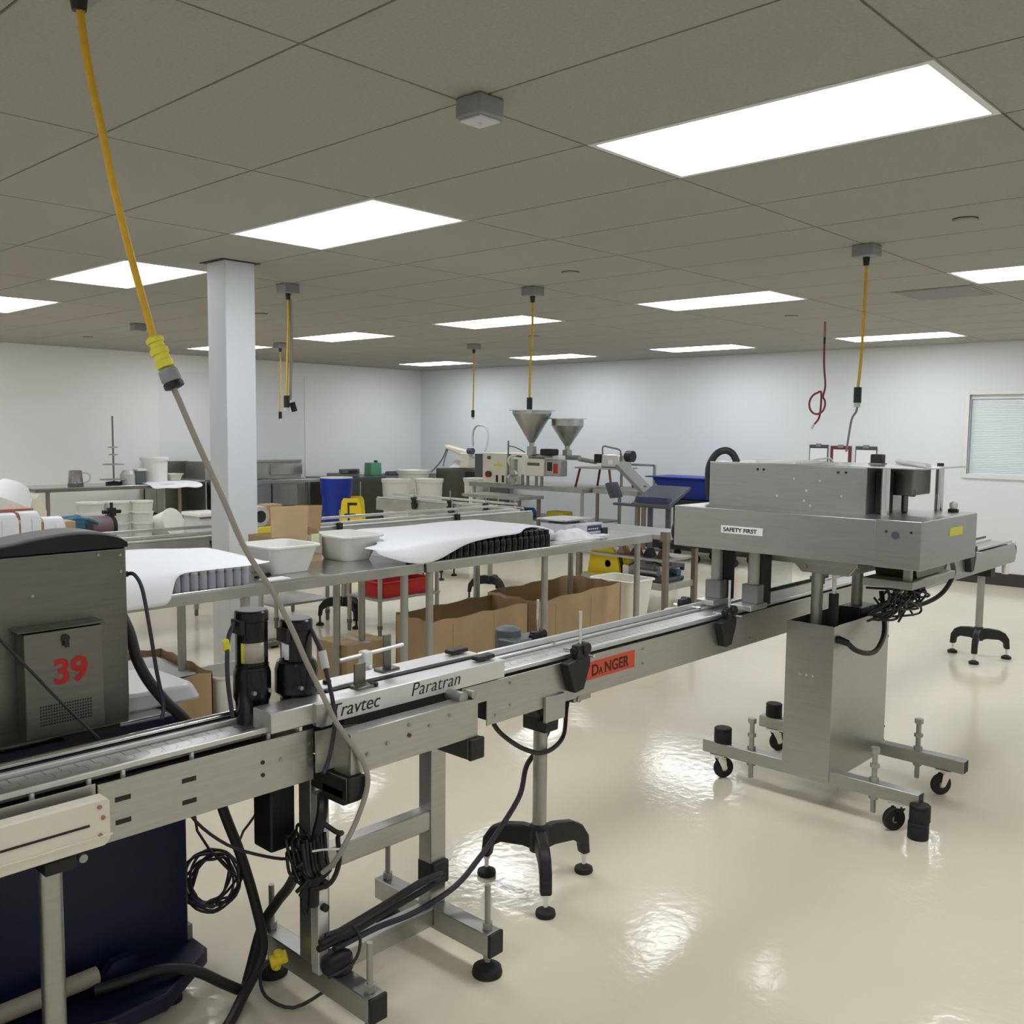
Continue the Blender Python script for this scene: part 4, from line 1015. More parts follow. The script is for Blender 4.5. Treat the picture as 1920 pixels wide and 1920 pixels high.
# ---- rear bottle conveyor line along the tables
def rear_conveyor(label, loc, rz, L, z, stands, clamps, mate='steel_dull'):
    c = thing('conveyor', label, 'conveyor', loc, rz, local=True)
    for y in (-.105, .10): MB().box(0, L, y, y + .005, z - .14, z).build('side_panel', mate, c)
    MB().box(.02, L - .02, -.095, .095, z - .12, z - .02).build('bed', 'dark', c)
    for y in (-.09, .075): MB().box(0, L, y, y + .015, z, z + .014).build('wear_strip', 'alu_light', c, bevel=.002)
    MB().box(.05, L - .05, -.045, .045, z - .01, z + .004).build('belt', 'alu', c)
    MB().box(.1, L - .3, .098, .108, z + .05, z + .075).build('guide_rail', 'alu', c, bevel=.003)
    MB().box(.1, L - .3, -.108, -.098, z + .03, z + .05).build('guide_rail', 'alu', c, bevel=.003)
    for x in stands:
        MB().cyl((x, 0, .2), (x, 0, z - .14), .025, n=16).build('pole', 'steel_dull', c)
        for k in range(3):
            M = Matrix.Translation((x, 0, 0)) @ Matrix.Rotation(.4 + k * 2 * math.pi / 3, 4, 'Z')
            prof = [(.0, .245), (.06, .25), (.14, .236), (.18, .21), (.215, .165), (.222, .085), (.188, .085), (.18, .135), (.14, .162), (.05, .168), (.0, .16)]
            a = MB().prism(prof, 'y', -.021, .021, M).build('tripod_arm', 'black', c, bevel=.006)
            p = M @ Vector((.205, 0, 0))
            MB().cyl((p.x, p.y, .01), (p.x, p.y, .09), .009, n=10).lathe(p.x, p.y, [(.034, 0), (.034, .016), (.012, .03)], 14).build('foot_pad', 'rubber', a)
    for x, s in clamps:
        y = s * .12
        k = MB().cbox((x, y, z + .005), (.04, .04, .07)).cyl((x, y - .03 * s, z + .03), (x, y + .04, z + .03), .018, n=8)
        k.prism([(x - .05, z - .02), (x + .05, z - .02), (x + .03, z - .09), (x - .03, z - .09)], 'y', y - .01, y + .01)
        b = k.build('guide_bracket', 'black', c, bevel=.004)
        MB().cyl((x, y, z), (x, y, z + .15), .005, n=8).build('guide_rod', 'chrome', b)
    return c
rear_conveyor('rear conveyor running behind both long tables', (2.2, 6.62, 0), math.radians(-1.0), 5.0, .855, (2.75, 4.5), [(2.62, -1), (2.5, 1), (3.95, -1), (4.1, 1), (1.5, -1)])
rear_conveyor('rear conveyor running toward the back wall by the white bins', (7.32, 6.75, 0), math.radians(90), 2.2, .855, (1.2,), [(.35, 1), (.9, 1), (1.5, 1), (.4, -1)])

# ================================================================ REAR RIGHT: CART TABLE, STANDS, BLUE HOPPER
ct = thing('equipment_cart', 'brown legged steel cart with machine parts beyond the table end', 'cart', (7.5, 5.3, 0))
MB().box(7.18, 7.72, 4.80, 5.86, .705, .75).build('cart_top', 'steel_dull', ct, bevel=.004)
MB().box(7.2, 7.7, 4.82, 5.84, .24, .30).build('shelf', 'steel_dull', ct, bevel=.004)
for x in (7.21, 7.69):
    for y in (4.83, 5.83): MB().box(x - .024, x + .024, y - .024, y + .024, 0, .705).build('leg', 'brown_leg', ct, bevel=.003)
MB().box(7.16, 7.22, 4.79, 4.86, .70, .78).build('corner_post', 'brown_leg', ct)
yv = thing('floor_pump', 'yellow and black machine on the lower cart shelf', 'machine', (7.40, 5.55, .30))
MB().prism([(5.40, .30), (5.80, .30), (5.74, .64), (5.55, .64), (5.44, .48)], 'x', 7.30, 7.33).build('guard', 'yellow', yv, bevel=.004)
MB().prism([(5.32, .40), (5.38, .30), (5.44, .52), (5.38, .60)], 'x', 7.36, 7.39).build('guard', 'yellow', yv, bevel=.004)
MB().box(7.34, 7.52, 5.45, 5.72, .30, .50).build('motor', 'black', yv, bevel=.02)
MB().cyl((7.33, 5.55, .41), (7.30, 5.55, .41), .035, n=14).build('dial', 'white_plastic', yv)
MB().box(7.25, 7.27, 5.05, 5.80, .30, .315).build('rail', 'yellow', yv)
mp_ = thing('machine_parts', 'dark machine parts tray on the lower cart shelf', 'parts', (7.45, 5.05, .30))
MB().box(7.25, 7.60, 4.88, 5.30, .30, .34).build('tray', 'slate', mp_, bevel=.01)
MB().cyl((7.35, 5.0, .37), (7.35, 5.25, .37), .03, n=14).build('cylinder', 'steel_dull', mp_)
MB().lathe(7.48, 5.08, [(.06, .34), (.06, .42), (.03, .45), (.02, .50)], 16).build('valve', 'alu', mp_)
MB().box(7.5, 7.58, 4.9, 5.0, .34, .40).build('block', 'teal', mp_, bevel=.01)
MB().tube([(7.3, 5.3, .42), (7.28, 5.1, .50), (7.35, 4.95, .44), (7.5, 4.9, .36)], .008, 6, 4).build('lead', 'black', mp_)
MB().cbox((7.4, 5.36, .37), (.2, .07, .10), .2).build('gearbox', 'cream_plastic', mp_, bevel=.01)
tm = thing('machine_parts', 'red and dark fittings on the upper cart shelf', 'parts', (7.5, 5.1, .52))
MB().box(7.2, 7.7, 4.84, 5.82, .50, .52).build('shelf', 'steel_dull', ct)
for k, (y, m_) in enumerate(((4.95, 'red_dark'), (5.1, 'black'), (5.25, 'red_dark'), (5.4, 'copper'))):
    MB().prism([(y - .05, .52), (y + .05, .52), (y + .02, .58), (y - .01, .60)], 'x', 7.3, 7.4).build('fitting', m_, tm, bevel=.006)
single(MB().lathe(6.95, 4.55, [(.09, 0), (.10, .02), (.10, .13), (.085, .15), (.02, .15)], 20), 'bucket', 'white_plastic', 'round white bucket on the floor behind the conveyor knob', 'bucket')

# tray stands and blue hopper
st = thing('tray_stand', 'dark slanted tray stand in front of the blue hopper', 'stand', (9.7, 6.55, 0))
M = Matrix.Translation((9.62, 6.53, .90)) @ Matrix.Rotation(math.radians(-24), 4, 'Y')
MB().box(-.25, .25, -.27, .27, -.02, .02, M).build('tray_top', 'slate', st, bevel=.006)
MB().prism([(6.26, .80), (6.80, .80), (6.76, .90), (6.30, .90)], 'x', 9.42, 9.5).build('tray_front', 'screen', st, bevel=.01)
MB().box(9.42, 9.5, 6.3, 7.1, .77, .80).build('arm', 'slate', st)
for y in (6.42, 6.68): MB().box(9.60, 9.63, y - .03, y + .03, .25, .85).build('leg', 'slate', st)
MB().box(9.3, 9.9, 6.35, 6.75, .04, .08).box(9.58, 9.65, 6.38, 6.72, .08, .26).build('stand_base', 'slate', st, bevel=.01)
for x, y in ((9.32, 6.38), (9.32, 6.72), (9.88, 6.38), (9.88, 6.72)): MB().cyl((x, y, 0), (x, y, .04), .03, n=12).build('foot', 'rubber', st)
bh = thing('hopper_cart', 'blue plastic hopper on a black wheeled frame by the right wall', 'cart', (10.75, 6.75, 0))
MB().prism([(6.20, 1.08), (7.32, 1.08), (7.16, .86), (7.10, .80), (6.30, .80), (6.24, .86)], 'x', 10.55, 10.95).build('hopper', 'blue', bh, bevel=.01)
MB().box(10.45, 11.05, 6.16, 7.36, 1.075, 1.09).build('hopper_rim', 'blue', bh, bevel=.004)
MB().box(10.45, 11.05, 6.0, 7.2, .70, .80).build('frame_top', 'black', bh, bevel=.01)
MB().box(10.6, 10.7, 6.3, 6.9, .60, .70).build('motor_pod', 'white_plastic', bh, bevel=.02)
for y in (6.15, 7.05): MB().box(10.72, 10.78, y - .03, y + .03, .2, .70).build('leg', 'black', bh)
MB().box(10.5, 11.0, 6.0, 7.2, .16, .22).build('frame_base', 'black', bh, bevel=.01)
for x in (10.55, 10.95):
    for y in (6.05, 6.6, 7.15):
        MB().cyl((x - .015, y, .05), (x + .015, y, .05), .05, n=16).box(x - .02, x + .02, y - .015, y + .015, .06, .17).build('caster', 'rubber', bh)
# office style stand with slanted panel
ps = thing('panel_stand', 'tilted control panel on a thin post by the filler tables', 'stand', (9.86, 7.09, 0))
M = Matrix.Translation((9.86, 7.09, 1.066)) @ Matrix.Rotation(math.radians(38), 4, 'X')
MB().box(-.13, .13, -.28, .28, -.02, .03, M).build('panel', 'grey_plastic', ps, bevel=.006)
MB().cbox((9.86, 7.42, .92), (.22, .045, .20), rx=math.radians(-25)).build('ledge', 'slate', ps)
MB().box(9.84, 9.885, 6.93, 6.975, .05, 1.0).build('post', 'brown_leg', ps)
MB().box(9.7, 10.05, 6.82, 7.15, 0, .05).build('foot_plate', 'slate', ps, bevel=.006)

# ================================================================ FILLER AREA NEAR THE FAR CORNER
fb = work_table('filler_bench', 'steel bench carrying the twin hopper filler by the far wall', 10.0, 10.95, 8.05, 10.22, .90, (10.06, 10.9), shelf=.42, m='steel_dull', topm='steel_dull')
fb['category'] = 'bench'
def hopper(label, x, y, z0, z1, r, zc):
    h_ = thing('hopper', label, 'hopper', (x, y, z0), group='steel cone hoppers of the filler')
    MB().lathe(x, y, [(.035, z0), (.035, z0 + .06), (.045, z0 + .07), (r, zc), (r, z1), (r - .008, z1), (r - .012, zc), (.03, z0 + .08)], 32).build('cone', 'steel', h_, ang=25)
    MB().lathe(x, y, [(r + .045, z1 - .004), (r + .045, z1 + .008), (r - .02, z1 + .008), (r - .02, z1 - .004)], 32).build('rim', 'alu_light', h_)
    MB().box(x - .05, x + .05, y - .05, y + .05, z0 - .12, z0 + .01).build('valve', 'steel_dull', h_, bevel=.01)
    return h_
hopper('larger steel cone hopper with the yellow cord above it', 10.0, 8.97, 1.44, 1.945, .275, 1.90)
hopper('smaller steel cone hopper on the right of the pair', 10.32, 8.59, 1.40, 1.835, .225, 1.74)
fm = thing('filler_machine', 'cream painted piston filler under the steel hoppers', 'machine', (10.15, 8.9, .90))
MB().box(9.92, 10.12, 8.68, 9.02, 1.04, 1.28).build('cream_housing', 'cream_paint', fm, bevel=.01)
MB().box(9.914, 9.922, 8.75, 8.97, 1.185, 1.225).build('name_plate', 'grey_motor', fm)
MB().box(9.95, 10.10, 8.40, 8.70, 1.05, 1.27).build('steel_housing', 'steel_dull', fm, bevel=.008)
MB().box(9.942, 9.95, 8.55, 8.63, 1.12, 1.24).build('switch_panel', 'ink', fm)
MB().box(9.942, 9.95, 8.45, 8.52, 1.09, 1.22).build('switch', 'red', fm)
MB().cyl((10.05, 9.05, 1.31), (10.05, 8.60, 1.31), .035, n=14).cyl((10.3, 8.8, 1.30), (10.3, 8.35, 1.30), .035, n=14).build('cylinder', 'steel_dull', fm)
MB().box(9.95, 10.1, 8.55, 8.78, 1.33, 1.42).build('actuator', 'black', fm, bevel=.02)
MB().box(10.02, 10.18, 8.50, 8.75, 1.27, 1.33).build('bracket', 'white_plastic', fm, bevel=.01)
for y in (8.74, 8.84, 9.0, 9.1): MB().cyl((9.96, y, .90), (9.96, y, 1.05), .022, n=10).build('foot', 'grey_plastic', fm)
MB().cyl((9.96, 9.28, .90), (9.96, 9.28, 1.26), .06, n=16).lathe(9.96, 9.28, [(.10, .94), (.10, 1.0), (.05, 1.06)], 14).build('pump', 'steel_dull', fm)
MB().tube([(9.96, 9.2, 1.05), (9.92, 9.3, 1.18), (9.95, 9.35, 1.28), (10.0, 9.25, 1.33)], .02, 8, 4).build('pipe', 'cream_plastic', fm)
MB().cyl((10.0, 9.42, .90), (10.0, 9.42, 1.52), .012, n=8).cyl((10.0, 9.42, 1.32), (10.0, 9.16, 1.30), .012, n=8).tube([(10.0, 9.42, 1.45), (10.0, 9.25, 1.42), (10.0, 9.10, 1.36)], .008, 6, 3).build('probe_rod', 'steel_dark', fm)
MB().box(9.93, 10.02, 9.18, 9.36, .905, 1.02).build('control_box', 'cream_paint', fm, bevel=.01)
# red legged stand
rs = thing('red_leg_stand', 'small steel stand with red splayed legs and a grinder motor on top', 'stand', (10.45, 8.0, .90))
MB().box(10.2, 10.75, 7.7, 8.35, 1.16, 1.18).build('stand_top', 'steel_dull', rs)
for x, y, dx, dy in ((10.25, 8.3, -.02, .06), (10.25, 7.80, -.02, -.06), (10.7, 8.3, .02, .06), (10.7, 7.80, .02, -.06)):
    MB().cyl((x + dx, y + dy, .90), (x, y, 1.16), .016, n=10).build('leg', 'red_hose', rs)
MB().box(10.3, 10.6, 7.68, 7.98, 1.18, 1.36).build('motor', 'alu', rs, bevel=.02)
MB().cyl((10.40, 7.62, 1.34), (10.40, 7.52, 1.34), .075, n=18).build('hand_wheel', 'black', rs)
MB().box(10.29, 10.30, 7.78, 7.85, 1.22, 1.29).build('label', 'sign_white', rs)
MB().tube([(10.35, 7.98, 1.30), (10.35, 7.99, 1.46), (10.35, 7.85, 1.45), (10.35, 7.70, 1.42), (10.35, 7.69, 1.34)], .012, 6, 3).build('handle', 'steel_dark', rs)
MB().box(10.3, 10.38, 7.99, 8.10, 1.24, 1.36).build('switch_box', 'black', rs, bevel=.006)
MB().cyl((10.35, 8.1, 1.25), (10.35, 8.40, 1.28), .03, n=12).build('nozzle', 'steel_dull', rs)
ra = thing('pipe_rack', 'low steel pipe rack behind the red legged stand', 'rack', (10.85, 7.75, .9))
for x, y in ((10.8, 8.0), (10.8, 7.45)): MB().box(x - .015, x + .015, y - .015, y + .015, .90, 1.22).build('post', 'steel_dull', ra)
MB().box(10.785, 10.815, 7.45, 8.0, 1.20, 1.23).build('rail', 'steel_dull', ra)
work_table('filler_bench', 'narrow steel bench under the pipe rack at the far wall', 10.15, 11.2, 7.25, 8.0, .90, (10.2, 11.15), m='steel_dull', topm='steel_dull', legm='brown_leg')['category'] = 'bench'
# parts on the lower shelf
single(MB().frustum((10.30, 9.40, .42), (.30, .40), (.22, .30), .13, r=.03), 'bag', 'blue2', 'bright blue folded bag on the lower filler shelf', 'bag', bevel=.02)
single(MB().frustum((10.30, 8.70, .42), (.25, .34), (.22, .30), .12, r=.02), 'crate', 'yellow_label', 'olive yellow crate on the lower filler shelf', 'crate', bevel=.01)
single(MB().frustum((10.30, 8.25, .42), (.22, .30), (.20, .28), .06, r=.01), 'box', 'paper2', 'flat white box on the lower filler shelf', 'box', bevel=.004)
# labelling machine left of the filler
lm = thing('capping_machine', 'cream cabinet machine with red knob left of the hoppers', 'machine', (10.3, 9.95, .9))
MB().box(10.0, 10.5, 9.46, 9.94, .90, 1.34).build('cabinet', 'cream_paint', lm, bevel=.012)
MB().box(10.0, 10.3, 9.94, 10.10, .98, 1.32).build('side_panel', 'grey_motor', lm, bevel=.006)
MB().cyl((9.95, 9.79, 1.03), (10.0, 9.79, 1.03), .045, n=16).build('knob', 'red_dark', lm)
MB().cyl((9.97, 9.79, 1.27), (10.0, 9.79, 1.27), .025, n=12).build('button', 'slate', lm)
sg = MB().prism([(9.52, 1.15), (9.70, 1.15), (9.70, 1.175), (9.63, 1.18), (9.61, 1.22), (9.59, 1.18), (9.52, 1.175)], 'x', 9.995, 10.0).build('warning_label', 'yellow_label', lm)
for y in (9.50, 9.62): MB().box(9.985, 9.999, y, y + .03, .92, 1.02).build('slot', 'dark', lm)
hd = thing('spray_head', 'cream casting with hoses on a steel cabinet in the corner', 'machine', (10.9, 11.0, 1.05))
MB().box(10.75, 11.0, 10.98, 11.2, 1.05, 1.30).build('column', 'cream_paint', hd, bevel=.02)
MB().prism([(10.95, 1.30), (11.62, 1.42), (11.62, 1.36), (11.2, 1.24), (10.95, 1.22)], 'x', 10.8, 10.92).build('arm', 'cream_paint', hd, bevel=.02)
MB().cyl((10.75, 11.0, 1.33), (10.75, 10.9, 1.33), .05, n=14).build('dial', 'slate', hd)
MB().tube([(10.85, 11.0, 1.40), (10.85, 11.0, 1.62), (10.8, 10.85, 1.74), (10.8, 10.65, 1.70), (10.7, 10.52, 1.50), (10.6, 10.48, 1.34)], .018, 8, 5).build('hose', 'liner', hd)
MB().tube([(10.85, 11.6, 1.38), (10.85, 11.75, 1.15), (10.8, 11.95, .95)], .012, 6, 3).build('hose', 'grey_plastic', hd)
MB().tube([(10.85, 11.58, 1.36), (10.85, 11.66, 1.2), (10.85, 11.7, 1.06)], .010, 6, 3).build('hose', 'grey_plastic', hd)
cb = thing('steel_cabinet', 'grey steel cabinet with a dark opening in the far corner', 'cabinet', (11.0, 11.2, 0))
MB().box(10.78, 11.4, 10.70, 11.80, 0, 1.03).build('body', 'steel_dark', cb, bevel=.006)
MB().box(10.772, 10.782, 10.72, 11.10, .84, 1.0).build('opening', 'ink', cb)
single(MB().lathe(11.05, 11.45, [(.22, 1.05), (.12, 1.16), (.02, 1.17)], 16), 'cover', 'paper2', 'white cone cover on the corner steel cabinet', 'cover')
mk = thing('small_conveyor', 'small steel feed table in front of the filler bench', 'table', (9.6, 9.3, 0))
MB().box(9.35, 9.85, 8.6, 9.7, .74, .78).build('feed_top', 'steel_dull', mk)
for x in (9.4, 9.8):
    for y in (8.65, 9.65): MB().box(x - .02, x + .02, y - .02, y + .02, 0, .74).build('leg', 'brown_leg', mk)
MB().box(9.37, 9.83, 8.62, 9.68, .30, .32).build('shelf', 'steel_dull', mk)

# ---- white bins and jugs at the back
def bin_round(label, x, y, r, z, m='cream_plastic'):
    return single(MB().lathe(x, y, [(r * .84, 0), (r * .97, z - .06), (r * 1.04, z - .055), (r * 1.06, z), (r, z), (r * .93, z - .03), (r * .80, .03)], 28), 'waste_bin', m, label, 'bin', 'large cream waste bins', ang=50)
b1 = bin_round('large cream bin with a small green label', 9.62, 11.45, .215, .90)
gl = MB().box(-.222, -.216, -.03, .05, .58, .63)
g_ = gl.build('label', 'green', b1); g_.rotation_euler = (0, 0, math.radians(40))
bin_round('large cream bin beside the green labelled bin', 10.06, 11.17, .215, .90)
bin_round('large cream bin standing behind the green labelled one', 10.42, 11.95, .26, 1.0)
bin_round('large cream bin beside the grey corner cabinet', 10.42, 10.47, .205, .93)
cbk = thing('steel_cabinet', 'dark steel floor cabinet behind the blue barrel', 'cabinet', (9.5, 12.5, 0))
MB().box(9.05, 9.95, 12.1, 12.9, 0, .90).build('body', 'steel_dark', cbk, bevel=.006)
MB().box(9.048, 9.052, 12.1, 12.9, .84, .90).box(9.05, 9.95, 12.09, 12.102, .84, .9).build('top_edge', 'slate', cbk)
MB().box(9.42, 9.44, 12.085, 12.1, .05, .84).build('door_gap', 'alu', cbk)
sc2 = thing('scale', 'grey counting scale on the dark steel cabinet', 'scale', (9.35, 12.4, .9))
MB().box(9.15, 9.55, 12.25, 12.6, .90, .96).build('scale_body', 'grey_plastic', sc2, bevel=.01)
MB().box(9.18, 9.52, 12.22, 12.32, .96, 1.03).build('display_panel', 'grey_motor', sc2, bevel=.01)
MB().box(9.30, 9.47, 12.214, 12.221, .97, 1.01).build('display', 'ink', sc2)
jg = thing('jug', 'green liquid jug with black cap on the back cabinet', 'jug', (10.05, 12.55, .9))
MB().frustum((10.05, 12.55, .90), (.24, .20), (.23, .19), .21, r=.03).build('jug_body', 'green', jg, bevel=.01)
MB().cyl((10.11, 12.55, 1.11), (10.11, 12.55, 1.145), .03, n=12).build('cap', 'ink', jg)
work_table('work_table', 'steel counter along the back wall under the green jug', 9.96, 11.3, 12.32, 12.92, .90, (10.0, 11.25), m='steel_dull', topm='slate')
single(MB().frustum((10.45, 12.5, .90), (.30, .14), (.26, .12), .06, r=.02), 'tool_case', 'slate', 'small dark case on the back counter beside the cream bins', 'case', bevel=.01)
br = thing('barrel', 'tall blue plastic barrel beside the steel sink', 'barrel', (8.38, 11.30, 0))
MB().lathe(8.38, 11.30, [(.185, 0), (.195, .02), (.205, .66), (.208, .70), (.225, .73), (.232, .90), (.237, .955), (.22, .96)], 32).build('barrel_body', 'blue', br)
MB().lathe(8.38, 11.30, [(.233, .955), (.233, .97), (.02, .975)], 32).build('lid', 'white_plastic', br)
# wet floor sign
ws = thing('wet_floor_sign', 'yellow folding wet floor sign in front of the blue barrel', 'sign', (8.46, 11.02, 0))
zs = .72
for s in (-1, 1):
    M = Matrix.Translation((8.46, 11.02, 0)) @ Matrix.Rotation(math.radians(45), 4, 'Z') @ Matrix.Rotation(math.radians(9 * s), 4, 'Y')
    sp = MB().prism([(-.20, .01), (.20, .01), (.13, zs - .05), (.10, zs), (-.10, zs), (-.13, zs - .05)], 'x', s * .13 - .006, s * .13 + .006, M)
    pn = sp.build('sign_panel', 'yellow', ws, bevel=.004)
    if s == -1:
        mk_ = MB()
        for (a, b, c_, d_) in ((-.045, -.02, .36, .66), (-.045, .09, .62, .66), (-.09, .07, .47, .50), (-.09, .08, .30, .36)):
            mk_.box(-.139, -.1365, -b, -a, c_, d_, M)
        mk_.build('sign_print', 'ink', pn, label='dark warning print')
# long steel sink against the back wall
sk = thing('sink', 'stainless compartment sink with tall backsplash at the back wall', 'sink', (8.0, 12.6, 0))
MB().box(6.95, 8.90, 12.93, 12.95, .88, 1.16).box(6.95, 8.90, 12.90, 12.95, 1.14, 1.17).build('backsplash', 'steel_dull', sk, bevel=.003)
MB().box(6.95, 9.02, 12.18, 12.22, .85, .90).box(6.95, 6.99, 12.2, 12.93, .85, .90).box(8.98, 9.02, 12.2, 12.93, .85, .90).box(8.35, 9.0, 12.2, 12.93, .86, .875).build('sink_rim', 'steelx', sk, bevel=.006)
for k in range(3):
    x0 = 7.0 + k * .46
    MB().box(x0, x0 + .44, 12.24, 12.255, .50, .87).box(x0, x0 + .44, 12.88, 12.9, .50, .87).box(x0, x0 + .012, 12.24, 12.9, .50, .87).box(x0 + .43, x0 + .44, 12.24, 12.9, .50, .87).box(x0, x0 + .44, 12.24, 12.9, .50, .515).build('basin', 'steelx', sk, bevel=.004)
for x in (7.0, 8.36, 8.95):
    for y in (12.28, 12.86): MB().cyl((x, y, 0), (x, y, .86), .02, n=12).build('leg', 'steel_dull', sk)
MB().box(8.32, 8.90, 12.90, 12.93, .94, 1.10).build('splash_panel', 'steel_top', sk)
# shelving left of the pillar
sh = thing('steel_shelf', 'grey steel shelf cabinet half hidden behind the white pillar', 'shelf', (6.65, 12.6, 0))
MB().box(6.28, 6.92, 12.90, 12.93, .30, 1.18).build('back_panel', 'steel_dark', sh)
MB().box(6.28, 6.92, 12.35, 12.93, .905, .93).build('shelf_board', 'steel_dull', sh, bevel=.003)
MB().box(6.28, 6.92, 12.35, 12.93, .46, .49).build('shelf_board', 'steel_dull', sh, bevel=.003)
MB().box(6.28, 6.30, 12.35, 12.93, 0, .92).build('side_panel', 'steel_dull', sh)
MB().box(6.90, 6.92, 12.35, 12.93, 0, 1.18).build('side_panel', 'steel_dull', sh)
single(MB().tub((6.55, 12.6, .93), (.16, .16), (.20, .20), .09, r=.03), 'bowl', 'cream_plastic', 'small cream bowl on the grey shelf by the pillar', 'bowl')
single(MB().lathe(6.36, 12.6, [(.03, .93), (.035, .97), (.01, 1.02), (.006, 1.06)], 12), 'bottle', 'white_plastic', 'tiny white squeeze bottle on the grey shelf by the pillar', 'bottle')

# ================================================================ REAR LEFT: BENCHES
lt = work_table('work_table', 'steel table along the left rear wall with a lab stand', 4.45, 6.25, 11.9, 12.6, .92, (4.6, 6.3), m='steel_dark', topm='steel_top', rim=.05, legm='brown_leg')
pt = thing('pitcher', 'grey metal pitcher on the left rear table', 'pitcher', (5.02, 12.15, .92))
MB().lathe(5.02, 12.15, [(.085, .92), (.09, .93), (.075, 1.10), (.078, 1.115), (.068, 1.115), (.08, .94)], 20).build('pitcher_body', 'steel_glass', pt)
MB().lathe(5.02, 12.15, [(.092, .92), (.092, .955)], 20).build('base_band', 'grey_motor', pt)
MB().tube([(5.08, 12.10, 1.09), (5.15, 12.05, 1.07), (5.15, 12.05, .99), (5.09, 12.09, .96)], .010, 6, 4).build('handle', 'liner', pt)
ls = thing('lab_stand', 'tall thin rod stand with discs on the left rear table', 'stand', (5.55, 12.25, .92))
MB().lathe(5.55, 12.25, [(.10, .92), (.10, .95), (.02, .96)], 16).build('stand_base', 'black', ls)
MB().cyl((5.55, 12.25, .95), (5.55, 12.25, 1.80), .011, n=10).build('rod', 'steel_dark', ls)
for z, r in ((1.40, .062), (1.305, .055), (1.18, .13), (.985, .17)):
    MB().lathe(5.55, 12.25, [(.012, z - .012), (r, z - .006), (r, z + .004), (.012, z + .012)], 20).build('disc', 'steel_dull', ls)
pl = thing('bucket', 'white lidded bucket on the left rear table', 'bucket', (6.13, 12.3, .92))
MB().lathe(6.13, 12.3, [(.145, .92), (.16, .93), (.17, 1.22), (.18, 1.225)], 24).build('bucket_body', 'white_plastic', pl)
MB().lathe(6.13, 12.3, [(.185, 1.22), (.185, 1.255), (.17, 1.265), (.02, 1.268)], 24).build('lid', 'white_plastic', pl)
gr = thing('grinder', 'small white and black grinder beside the white bucket', 'machine', (5.85, 12.2, .92))
MB().box(5.78, 5.92, 12.1, 12.25, .92, 1.09).build('grinder_body', 'grey_motor', gr, bevel=.01)
MB().lathe(5.72, 12.2, [(.10, .92), (.10, 1.05), (.06, 1.10)], 16).build('grinder_bowl', 'liner', gr)
MB().box(5.80, 5.92, 12.1, 12.25, 1.09, 1.12).build('grinder_top', 'white_plastic', gr, bevel=.006)
rows = [[(5.85 + .09 * i, 11.84 + .0 * i - .03 * (j == 2), .945 + .006 * math.sin(i * 1.7) - (.0 if j < 1 else .02 if j == 1 else .075 + .01 * math.sin(i * 2))) for i in range(9)] for j in range(3)]
rows[0] = [(x, 12.3, .937) for x, _, _ in rows[0]]
sheet(rows, 'paper_sheet', 'white sheet hanging over the edge of the left rear table')
# bench in front with buckets
work_table('work_table', 'low steel bench with stacked buckets at left rear', 2.3, 4.35, 7.1, 7.85, .78, (2.4, 4.25), m='steel_dull', topm='steel_dull')
def stack(label, x, y, n, r, z0):
    s_ = thing('bucket_stack', label, 'buckets', (x, y, z0), group='stacked white buckets')
    for k in range(n):
        z = z0 + k * .085
        MB().lathe(x, y, [(r * .86, z), (r, z + .12), (r * 1.04, z + .122), (r * 1.04, z + .135), (r * .94, z + .135), (r * .85, z + .02)], 22).build('bucket', 'cream_plastic', s_)
    return s_
stack('tallest stack of white buckets at the left of the row', 3.20, 7.48, 3, .105, .78)
stack('stack of white buckets behind the black cross clamp', 3.39, 7.46, 3, .098, .78)
stack('stack of white buckets nearest the lying tub', 3.575, 7.40, 3, .085, .78)
ly = thing('tub', 'round cream tub lying on its side on the low bench', 'tub', (3.80, 7.40, .78))
M = Matrix.Translation((3.80, 7.34, .895)) @ Matrix.Rotation(math.radians(70), 4, 'X') @ Matrix.Rotation(math.radians(20), 4, 'Y')
MB().lathe(0, 0, [(.105, -.16), (.115, 0), (.122, .005), (.122, .02), (.10, .025), (.01, .025)], 26, M).build('tub_body', 'cream_plastic', ly)
wbx = thing('storage_box', 'white lidded storage box beside the pillar at left rear', 'box', (4.14, 7.45, .78))
MB().frustum((4.14, 7.45, .78), (.20, .26), (.23, .30), .15, r=.02).build('box_body', 'white_plastic', wbx, bevel=.004)
MB().frustum((4.14, 7.45, .93), (.26, .32), (.25, .31), .03, r=.02).build('lid', 'white_plastic', wbx, bevel=.004)
MB().box(4.02, 4.26, 7.293, 7.297, .915, .928).build('stripe', 'mauve', wbx)
# pump with mauve motor on the rear conveyor bed
pm = thing('pump', 'teal pump with a mauve motor behind the steel cabinet', 'pump', (3.0, 7.2, .78))
MB().lathe(0, 0, [(.06, -.12), (.085, -.10), (.09, .06), (.06, .10)], 20, Matrix.Translation((2.92, 7.18, .93)) @ Matrix.Rotation(math.radians(90), 4, 'Y') @ Matrix.Rotation(math.radians(-12), 4, 'X')).build('pump_body', 'teal', pm)
MB().lathe(0, 0, [(.075, 0), (.08, .01), (.08, .15), (.07, .16)], 20, Matrix.Translation((3.05, 7.16, .92)) @ Matrix.Rotation(math.radians(90), 4, 'Y')).build('motor', 'mauve', pm)
MB().lathe(0, 0, [(.082, .155), (.082, .18), (.02, .182)], 20, Matrix.Translation((3.05, 7.16, .92)) @ Matrix.Rotation(math.radians(90), 4, 'Y')).build('motor_cap', 'black', pm)
MB().box(2.82, 3.2, 7.10, 7.26, .78, .86).build('base', 'teal', pm, bevel=.01)
